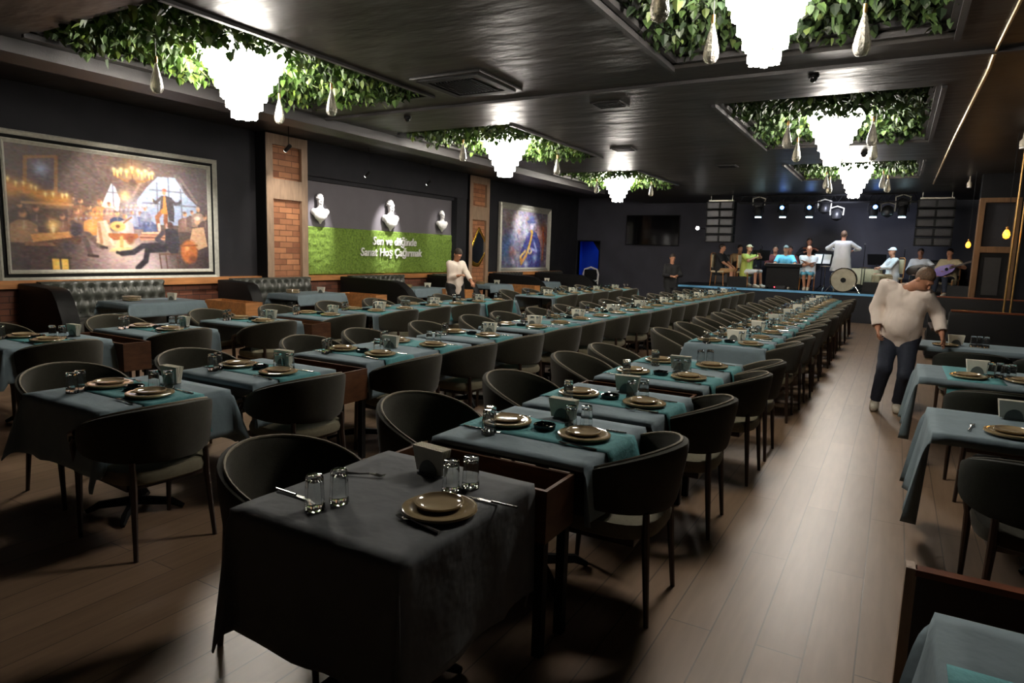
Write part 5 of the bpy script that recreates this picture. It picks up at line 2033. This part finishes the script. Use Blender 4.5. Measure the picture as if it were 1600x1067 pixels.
# ------------------------------------------------------------------ right side tables
R_T = [(1.15, 1.965), (4.15, 4.92), (6.2, 7.06), (8.66, 9.4)]
for i, (a, c_) in enumerate(R_T):
    w = 1.35
    x0 = (.17, .25, .24, .23)[i]
    cx = x0 + w / 2
    cy = (a + c_) / 2
    tl = '%s table, %s' % (ORD[i], RIGHT)
    get_table(w, c_ - a).put((cx, cy, 0), 0, 'dark dining table under a grey cloth, ' + tl, 'dining tables of the right')
    me = cloth_mesh('tablecloth', w, c_ - a, .52, .05, M['cloth'], seed=i + 3, flare=(.16 if i < 3 else .08), wav=.03)
    put_cloth('tablecloth', me, (cx, cy, 0), 'grey tablecloth hanging deep on the aisle side, ' + tl, 'tablecloth', 'grey tablecloths of the right')
TR = RIGHT
me = cloth_mesh('table_runner', .5, .36, .0, .0, M['runner'], top=ZT + .0005)
put_cloth('table_runner', me, (.43, 1.52, 0), 'folded teal runner on the table at the bottom right corner', 'table runner', None, .004)
me = get_cloth('rr', 'table_runner', .38, .84, 0, .2, M['runner'], flare=.2, top=ZT + .0005)
put_cloth('table_runner', me, (.62, 6.63, 0), 'teal runner across the second table right of the aisle', 'table runner', None, .002)
KNIFE.put((.60, 1.66, ZR + .003), R(170), 'steel knife on the table at the bottom right corner', 'table knives')
PLATE.put((.62, 4.36, ZT), 0, 'sand dinner plate on the first full table right of the aisle', 'dinner plates')
SMALL.put((.62, 4.36, ZT + .0185), 0, 'small plate stacked on the first full table right of the aisle', 'small plates on the dinner plates')
FORK.put((.44, 4.42, ZT), R(80), 'steel fork beside the plate, first full table right of the aisle', 'table forks')
NAP.put((.68, 4.83, ZT), R(3), 'holder of cream napkins, first full table right of the aisle', 'napkin holders')
for k_, (x, y) in enumerate([(.58, 6.42), (.95, 6.44)]):
    PLATE.put((x, y, ZR), 0, 'sand dinner plate, %s one on the second table right of the aisle' % ('left', 'right')[k_], 'dinner plates')
    SMALL.put((x, y, ZR + .0185), 0, 'small plate stacked at %s on the second table right of the aisle' % ('left', 'right')[k_], 'small plates on the dinner plates')
NAP.put((.66, 6.72, ZR), R(5), 'holder of cream napkins, second table right of the aisle', 'napkin holders')
for k_, (x, y) in enumerate([(.74, 6.55), (.80, 6.60), (.83, 6.52), (.88, 6.58)]):
    GLASS.put((x, y, ZR), 0, 'upturned tumbler, %s of four on the second table right of the aisle' % ('first', 'second', 'third', 'last')[k_], 'upturned tumblers')
NAP.put((.66, 9.05, ZT), R(5), 'holder of cream napkins beside the standing man', 'napkin holders')
PLATE.put((.55, 8.85, ZT), 0, 'sand plate under the hand of the standing man', 'dinner plates')
for k_, (x, y) in enumerate([(.82, 9.0), (.88, 9.02), (.94, 9.0)]):
    GLASS.put((x, y, ZT), 0, 'upturned tumbler, %s of three behind the standing man\'s hand' % ('left', 'middle', 'right')[k_], 'upturned tumblers')
for (x, y, rz), l in zip([(.69, 3.82, PI / 2), (.72, 5.72, PI / 2), (1.35, 5.75, PI / 2), (.74, 8.05, PI / 2), (1.40, 8.1, PI / 2)],
                         ['before the first full right table', 'before the left end of the second right table', 'before the right end of the second right table', 'before the left end of the third right table', 'before the right end of the third right table']):
    CHAIR_R.put((x, y, 0), rz, 'dark barrel chair, reddish arms, ' + l, 'chairs with reddish arms')

# wooden divider box behind the corner table
t = thing('wooden_partition', 'low dark wooden partition board behind the bottom right table', 'partition', (.14, 2.30, 0))
MB().box((0, 0, .02), (1.5, .035, .70)).build('panel', M['walnut'], t, False)
MB().box((-.004, -.004, .70), (1.5, .039, .72)).build('top_edge', M['armwood'], t, False)
MB().box((-.03, 0, .02), (0, .06, .72)).build('end_post', M['oak'], t, False)
del MESHES['rr']
# dark benches further right
for (x, y, w, h_, l) in ((.62, 9.95, 2.0, 1.08, 'nearest dark high-backed bench at right behind the third table'), (.55, 13.7, 2.1, 1.10, 'farther dark high-backed bench at right behind the first bench')):
    t = thing('high_back_bench', l, 'bench', (x, y, 0))
    MB().box((0, 0, .05), (w, .14, h_)).build('backrest', M['blackleather'], t, True, .03)
    MB().box((0, .14, .05), (w, .62, .34)).build('base', M['walnut'], t, False)
    MB().box((0, .14, .34), (w, .66, .46)).build('seat', M['blackleather'], t, True, .03)
    MB().box((.02, .02, h_), (w - .02, .12, h_ + .02)).build('top_rail', M['armwood'], t, False)
get_table(.8, 1.2).put((.9, 11.9, 0), 0, 'dark table between the two high-backed benches at right', 'booth tables')
NAP.put((.66, 11.5, TH), R(5), 'holder of cream napkins on the table between the right benches', 'napkin holders')

# ------------------------------------------------------------------ people
person('man in a loose white shirt and dark jeans bending over the right-hand table', (.02, 8.5, 0), 0,
       hips=(.08, .03, .90), chest=(.11, -.05, 1.24), shl=(.27, -.12, 1.33), shr=(-.10, -.03, 1.42), head=(.245, -.21, 1.50), hyaw=R(52), hpitch=R(46), hroll=R(-4),
       handl=(.46, -.10, .92), handr=(-.145, -.08, .93), footl=(.12, .02, .09), footr=(-.10, .0, .09), kneepole=(.1, -1, 0), polel=(.25, 1, .1), poler=(-.5, 1, 0), res=.0085,
       top='shirt_w', legs='navy', shoes='sneaker', hair='hairg', skin='skin', belly=.01, girth=.93, fine=True, hem=-.10, curl=(.35, .9), hup=((.6, .1, .8), (-1, .1, .2)))
person('waiter in a white shirt looking down before the mirror pillar', (-7.95, 11.35, 0), R(66),
       hips=(0, 0, .93), chest=(0, -.02, 1.33), shl=(.155, -.02, 1.385), shr=(-.155, -.02, 1.385), head=(.0, -.10, 1.575), hpitch=R(36), handl=(.12, -.46, 1.02), handr=(-.06, -.27, 1.15), polel=(.3, 1, -.4), poler=(-.3, 1, -.6), res=.012, girth=.9, slim=True,
       top='shirt_w', legs='blackcloth', shoes='black', curl=(1.0, 1.0))
person('waiter dressed in black standing behind the long tables with hands together', (-5.75, 19.3, 0), R(35),
       handl=(.06, -.27, 1.12), handr=(-.06, -.28, 1.10), head=(0, -.03, 1.63), hpitch=R(15), res=.015, top='blackcloth', legs='blackcloth', shoes='black', curl=(1.0, 1.0))
SIT = dict(hips=(0, .05, .50), footl=(.14, -.42, .09), footr=(-.14, -.42, .09), chest=(0, .03, .90), head=(0, -.01, 1.20), res=.016)


def sit(label, x, y, rz, **kw):
    d = dict(SIT)
    d.update(kw)
    t = person(label, (x, y, STZ), rz, **d)
    return t


sit('seated musician in a black shirt and tan shorts, leftmost on stage', -4.85, 21.6, R(80), handl=(.08, -.35, .62), handr=(-.08, -.35, .60), top='blackcloth', legs='tan', sleeve=.5, shorts=True)
sit('seated musician in pale pinkish clothes behind the man in black', -4.5, 22.6, R(40), handl=(.08, -.35, .70), handr=(-.08, -.35, .66), top='tan', legs='paper', sleeve=1)
sit('seated man in a pale cap and yellow-green shirt playing a wind instrument', -4.05, 21.7, R(62), handl=(.03, -.36, 1.02), handr=(-.03, -.30, .92), top='lime', legs='paper', sleeve=.5, shorts=True, cap='cork')
sit('seated musician in dark red with bare legs on stage', -3.35, 22.2, R(10), handl=(.10, -.30, .66), handr=(-.10, -.32, .64), top='maroon', legs='maroon', sleeve=.5, shorts=True, skin='skin2')
sit('musician in a light blue shirt and grey cap behind the black keyboard', -2.98, 21.75, R(8), handl=(.14, -.36, .72), handr=(-.14, -.36, .72), top='cyan', legs='navy', sleeve=.5, cap='vent2')
sit('seated person half hidden behind the musician in light blue', -3.0, 22.75, R(0), handl=(.1, -.3, .7), handr=(-.1, -.3, .7), top='maroon', legs='blackcloth', skin='skin2')
person('long-haired musician in black standing at the rear of the stage', (-2.5, 23.2, STZ), R(12), hips=(0, 0, .80), chest=(0, 0, 1.18), head=(0, -.02, 1.47), handl=(.18, -.34, 1.22), handr=(-.12, -.32, 1.15),
       footl=(.1, 0, .09), footr=(-.1, 0, .09), res=.016, top='blackcloth', legs='blackcloth', shoes='black', longhair=True, skin='skin2')
sit('seated man in a white T-shirt and pale shorts with folded arms', -2.3, 21.5, R(5), handl=(-.10, -.24, .84), handr=(.10, -.26, .80), top='paper', legs='cyan', sleeve=.5, shorts=True, cap=None, bald=True, footl=(.05, -.36, .09), footr=(-.05, -.36, .09), kneepole=(0, -1, .2))
person('man in a long white shirt standing on stage with his back turned', (-1.40, 21.25, STZ), R(176), handl=(.25, -.30, 1.20), handr=(-.25, -.30, 1.20), head=(0, -.02, 1.63), polel=(1, .2, -.3), poler=(-1, .2, -.3), res=.014,
       top='paper', legs='paper', hair='hairg', robe=.62, girth=1.05)
sit('seated musician in white with a pale headscarf facing left', -.15, 21.8, R(-65), handl=(.06, -.34, .74), handr=(-.06, -.34, .70), top='paper', legs='cork', cap='paper', longhair=True)
sit('seated guitarist in a white shirt near the right of the stage', .55, 22.6, R(-5), handl=(.24, -.26, .78), handr=(-.08, -.22, .66), top='paper', legs='blackcloth', skin='skin2')
sit('seated musician in a cream T-shirt with a violet guitar, rightmost on stage', 1.22, 21.9, R(-25), handl=(.26, -.26, .84), handr=(-.08, -.24, .70), top='cream', legs='navy', sleeve=.5)


# ------------------------------------------------------------------ stage furniture and instruments
def stage_chair():
    t = thing('banquet_chair', 'x', 'chair')
    MB().box((-.21, -.21, .42), (.21, .21, .48)).build('seat', M['cream'], t, True, .02)
    MB().box((-.19, .19, .58), (.19, .23, .98)).build('backrest', M['cream'], t, True, .015)
    MB().tube([(-.2, .22, .46), (-.2, .24, .98), (-.12, .245, 1.03), (.12, .245, 1.03), (.2, .24, .98), (.2, .22, .46)], .014, 6).build('back_frame', M['oak_orange'], t)
    for sx in (-1, 1):
        for sy in (-1, 1):
            MB().tube([(sx * .19, sy * .19, .43), (sx * .2, sy * .22, 0)], [.018, .012], 6).build('leg', M['oak_orange'], t)
    return t
PR = Proto(stage_chair())
for (x, y, rz), l in zip([(-4.88, 21.6, R(80)), (-4.5, 22.65, R(40)), (-4.08, 21.74, R(62)), (-3.35, 22.25, R(10)), (-2.98, 21.8, R(8)), (-3.0, 22.8, 0), (-2.3, 21.55, R(5)), (-.12, 21.82, R(-65)), (.55, 22.65, R(-5)), (1.24, 21.94, R(-25))],
                         ['under the man in black at the left end', 'under the musician in pinkish clothes', 'under the man in yellow-green', 'under the musician in dark red', 'behind the black keyboard', 'at the rear behind the keyboard player', 'under the man with folded arms', 'under the musician with the headscarf', 'under the guitarist in white', 'under the rightmost musician']):
    PR.put((x, y, STZ), rz, 'wooden banquet chair with cream upholstery ' + l, 'banquet chairs on the stage')

t = thing('keyboard', 'black electronic keyboard on a black stand in front of the man in light blue', 'keyboard', (-2.95, 21.25, STZ))
MB().box((-.5, -.12, .66), (.5, .16, .76)).build('body', M['black'], t, False, .01)
b = MB()
for i in range(40):
    b.box((-.47 + i * .0235, .04, .76), (-.449 + i * .0235, .15, .77))
b.build('keys', M['paper'], t, False)
MB().box((-.46, -.02, .05), (.46, .04, .66)).box((-.46, -.15, 0), (-.40, .2, .05)).box((.40, -.15, 0), (.46, .2, .05)).build('stand', M['black'], t, False)
MB().box((-.12, -.17, .0), (.12, -.03, .10)).build('pedal', M['darkmetal'], t, False, .01)
led = MB().sphere((-.18, -.16, .06), .018, 8).build('indicator_lamp', M['led_r'], t)

t = thing('bass_drum', 'large drum with smoked head and chrome hoop before the standing man', 'drum', (-1.28, 20.92, STZ + .36))
MB().tube([(0, -.16, 0), (0, .18, 0)], .32, 36).build('shell', M['darkmetal'], t)
MB().tube([(0, -.175, 0), (0, -.165, 0)], .315, 36).build('drumhead', M['drum'], t)
MB().tube([(0, -.182, 0), (0, -.176, 0)], .07, 20).build('centre_patch', M['black'], t)
for yy in (-.17, .17):
    MB().tube([(.33 * math.cos(2 * PI * i / 32), yy, .33 * math.sin(2 * PI * i / 32)) for i in range(33)], .016, 6).build('hoop', M['steel'], t)
for i in range(8):
    a = 2 * PI * i / 8 + .2
    MB().tube([(.345 * math.cos(a), -.18, .345 * math.sin(a)), (.345 * math.cos(a), .18, .345 * math.sin(a))], .009, 6).build('tension_rod', M['steel'], t)
for sx in (-1, 1):
    MB().tube([(sx * .28, -.1, -.12), (sx * .44, -.16, -.355)], .012, 6).build('leg', M['steel'], t)
for x, sx, l in ((-1.78, 1, 'left'), (-.78, -1, 'right')):
    t = thing('cymbal_stand', 'chrome stand with small cymbal %s of the large drum' % l, 'cymbal', (x, 21.0, STZ))
    MB().tube([(0, 0, .1), (0, 0, .72)], .012, 6).build('pole', M['steel'], t)
    for k_ in range(3):
        a = k_ * 2 * PI / 3 + .4
        MB().tube([(0, 0, .18), (.2 * math.cos(a), .2 * math.sin(a), .01)], .009, 6).build('leg', M['steel'], t)
    MB().lathe([(.01, .0), (.03, .012), (.15, -.004), (.15, -.007), (.01, -.004)], (0, 0, .73), n=20).build('cymbal', M['brass'], t)


def music_stand(x, y, rz, lab, m, paper=True, zt=1.15):
    t = thing('music_stand', lab, 'music stand', (x, y, STZ), rz)
    MB().tube([(0, 0, .1), (0, 0, zt - .1)], .012, 6).build('pole', M['black'], t)
    for k_ in range(3):
        a = k_ * 2 * PI / 3 + .3
        MB().tube([(0, 0, .16), (.22 * math.cos(a), .22 * math.sin(a), .01)], .009, 6).build('leg', M['black'], t)
    v = [(-.26, -.09, zt - .14), (.26, -.09, zt - .14), (.26, .07, zt + .18), (-.26, .07, zt + .18)]
    v += [(a, b_ + .015, c_ - .005) for a, b_, c_ in v]
    MB().add(v, [(0, 1, 2, 3), (7, 6, 5, 4), (0, 4, 5, 1), (1, 5, 6, 2), (2, 6, 7, 3), (3, 7, 4, 0)]).build('desk', M[m], t, False)
    if paper:
        for s_ in (-1, 1):
            v = [(s_ * .12 - .10, -.095, zt - .12), (s_ * .12 + .10, -.095, zt - .12), (s_ * .12 + .10, .045, zt + .15), (s_ * .12 - .10, .045, zt + .15)]
            v += [(a, b_ - .004, c_ + .001) for a, b_, c_ in v]
            MB().add(v, [(0, 1, 2, 3), (7, 6, 5, 4), (0, 4, 5, 1), (1, 5, 6, 2), (2, 6, 7, 3), (3, 7, 4, 0)]).build('sheet_music', M['paper'], t, False)
    return t
music_stand(-1.92, 21.55, R(-8), 'music stand with two white sheets left of the man with his back turned', 'black', True, .92)
music_stand(-3.72, 21.9, R(180 + 20), 'dark music stand before the wind player', 'black', False, .98)
music_stand(-.55, 22.9, R(170), 'dark music stand right of the standing man', 'black', False, .95)
for (x, y, w, h_, l, m) in ((-.62, 22.1, .28, .34, 'beige front amplifier standing on stage left of the headscarf musician', 'cork'), (-1.0, 22.6, .22, .34, 'smaller beige front amplifier behind the drum', 'cork')):
    t = thing('guitar_amplifier', l, 'amplifier', (x, y, STZ))
    MB().box((-w, -.12, .0), (w, .14, .2)).build('base', M['blackleather'], t, False, .01)
    MB().box((-w, -.12, .2), (w, .14, .2 + h_ * 1.5)).build('cabinet', M['black'], t, False, .01)
    MB().box((-w + .02, -.135, .22), (w - .02, -.12, .18 + h_ * 1.5)).build('front_cloth', M[m], t, False)
for x, y, rz, l in ((-4.2, 20.95, .2, 'in front of the wind player'), (-.5, 20.95, -.1, 'right of the large drum'), (1.5, 21.0, -.3, 'at the right stage end')):
    t = thing('stage_monitor', 'black wedge floor monitor ' + l, 'loudspeaker', (x, y, STZ + .012), rz, 'black wedge monitors')
    v = [(-.28, -.2, 0), (.28, -.2, 0), (.28, .2, 0), (-.28, .2, 0), (-.28, -.16, .32), (.28, -.16, .32), (.28, .14, .1), (-.28, .14, .1)]
    MB().add(v, [(0, 3, 2, 1), (4, 5, 6, 7), (0, 1, 5, 4), (1, 2, 6, 5), (2, 3, 7, 6), (3, 0, 4, 7)]).build('cabinet', M['black'], t, False, .01)
    MB().add([(-.24, -.12, .312), (.24, -.12, .312), (.24, .11, .127), (-.24, .11, .127), (-.24, -.12, .322), (.24, -.12, .322), (.24, .11, .137), (-.24, .11, .137)], [(0, 3, 2, 1), (4, 5, 6, 7), (0, 1, 5, 4), (1, 2, 6, 5), (2, 3, 7, 6), (3, 0, 4, 7)]).build('speaker_grille', M['darkmetal'], t, False)


def guitar(loc, rot, lab, m, s=1.0):
    t = thing('guitar', lab, 'guitar', loc)
    t.rotation_euler = rot
    b = MB()
    n = 32
    pts = []
    for i in range(n):
        a = 2 * PI * i / n
        r = .18 + .045 * math.cos(2 * a) - .03 * math.cos(a)
        pts.append((r * 1.2 * math.cos(a), r * .95 * math.sin(a)))
    v = [(x, -.04, z) for x, z in pts] + [(x, .04, z) for x, z in pts]
    b.add(v, [tuple(range(n)), tuple(range(n, 2 * n))[::-1]] + [(i, n + i, n + (i + 1) % n, (i + 1) % n) for i in range(n)])
    b.build('body', M[m], t, True, .008)
    MB().tube([(.03, -.043, 0), (.03, -.046, 0)], .045, 16).build('sound_hole', M['black'], t)
    MB().box((.1, -.055, -.025), (.68, -.03, .025)).build('neck', M['walnut'], t, False, .004)
    MB().box((.68, -.055, -.035), (.82, -.035, .035)).build('head', M['black'], t, False, .004)
    return t
guitar((.52, 22.33, STZ + .72), (0, R(-18), R(-5)), 'dark guitar held by the guitarist in white', 'walnut')
guitar((1.16, 21.62, STZ + .74), (0, R(-22), R(-25)), 'violet guitar held by the rightmost musician', 'violet')
guitar((-4.42, 22.28, STZ + .72), (0, R(-35), R(35)), 'dark long-necked instrument held by the musician in pinkish clothes', 'walnut')
t = thing('clarinet', 'dark wind instrument raised by the man in yellow-green', 'instrument', (-3.8, 21.55, STZ + .92))
MB().tube([(.02, .02, .16), (.0, -.02, .0), (.02, -.04, -.22)], [.012, .014, .02], 10).build('tube', M['black'], t)
MB().lathe([(.02, 0), (.03, -.03), (.05, -.06)], (.02, -.04, -.22), n=14, cap=False).build('bell', M['steel'], t)
t = thing('violin', 'violin held by the long-haired musician in black', 'violin', (-2.44, 22.88, STZ + 1.26))
t.rotation_euler = (R(-70), 0, R(20))
b = MB()
n = 28
pts = [((.11 + .03 * math.cos(2 * 2 * PI * i / n)) * 1.5 * math.cos(2 * PI * i / n), (.085 + .02 * math.cos(4 * PI * i / n)) * math.sin(2 * PI * i / n)) for i in range(n)]
v = [(x, -.015, z) for x, z in pts] + [(x, .015, z) for x, z in pts]
b.add(v, [tuple(range(n)), tuple(range(n, 2 * n))[::-1]] + [(i, n + i, n + (i + 1) % n, (i + 1) % n) for i in range(n)])
b.build('body', M['armwood'], t, True, .004)
MB().box((.15, -.02, -.012), (.40, -.005, .012)).build('neck', M['walnut'], t, False)
for x, y, h_, l in ((-.9, 22.95, 1.35, 'behind the drum on the right'), (-3.9, 23.1, 1.3, 'behind the wind player'), (.15, 22.6, 1.25, 'between the two right musicians')):
    t = thing('microphone_stand', 'thin black microphone stand ' + l, 'microphone stand', (x, y, STZ), 0, 'microphone stands')
    MB().tube([(0, 0, .02), (0, 0, h_)], .011, 6).build('pole', M['black'], t)
    MB().lathe([(.13, 0), (.13, .015), (.02, .03)], n=16).build('base', M['black'], t)
    MB().tube([(0, .1, h_ - .03), (0, -.35, h_ + .06)], .008, 6).build('boom', M['black'], t)
    MB().tube([(0, -.35, h_ + .06), (0, -.47, h_ + .07)], [.018, .024], 8).build('microphone', M['darkmetal'], t)
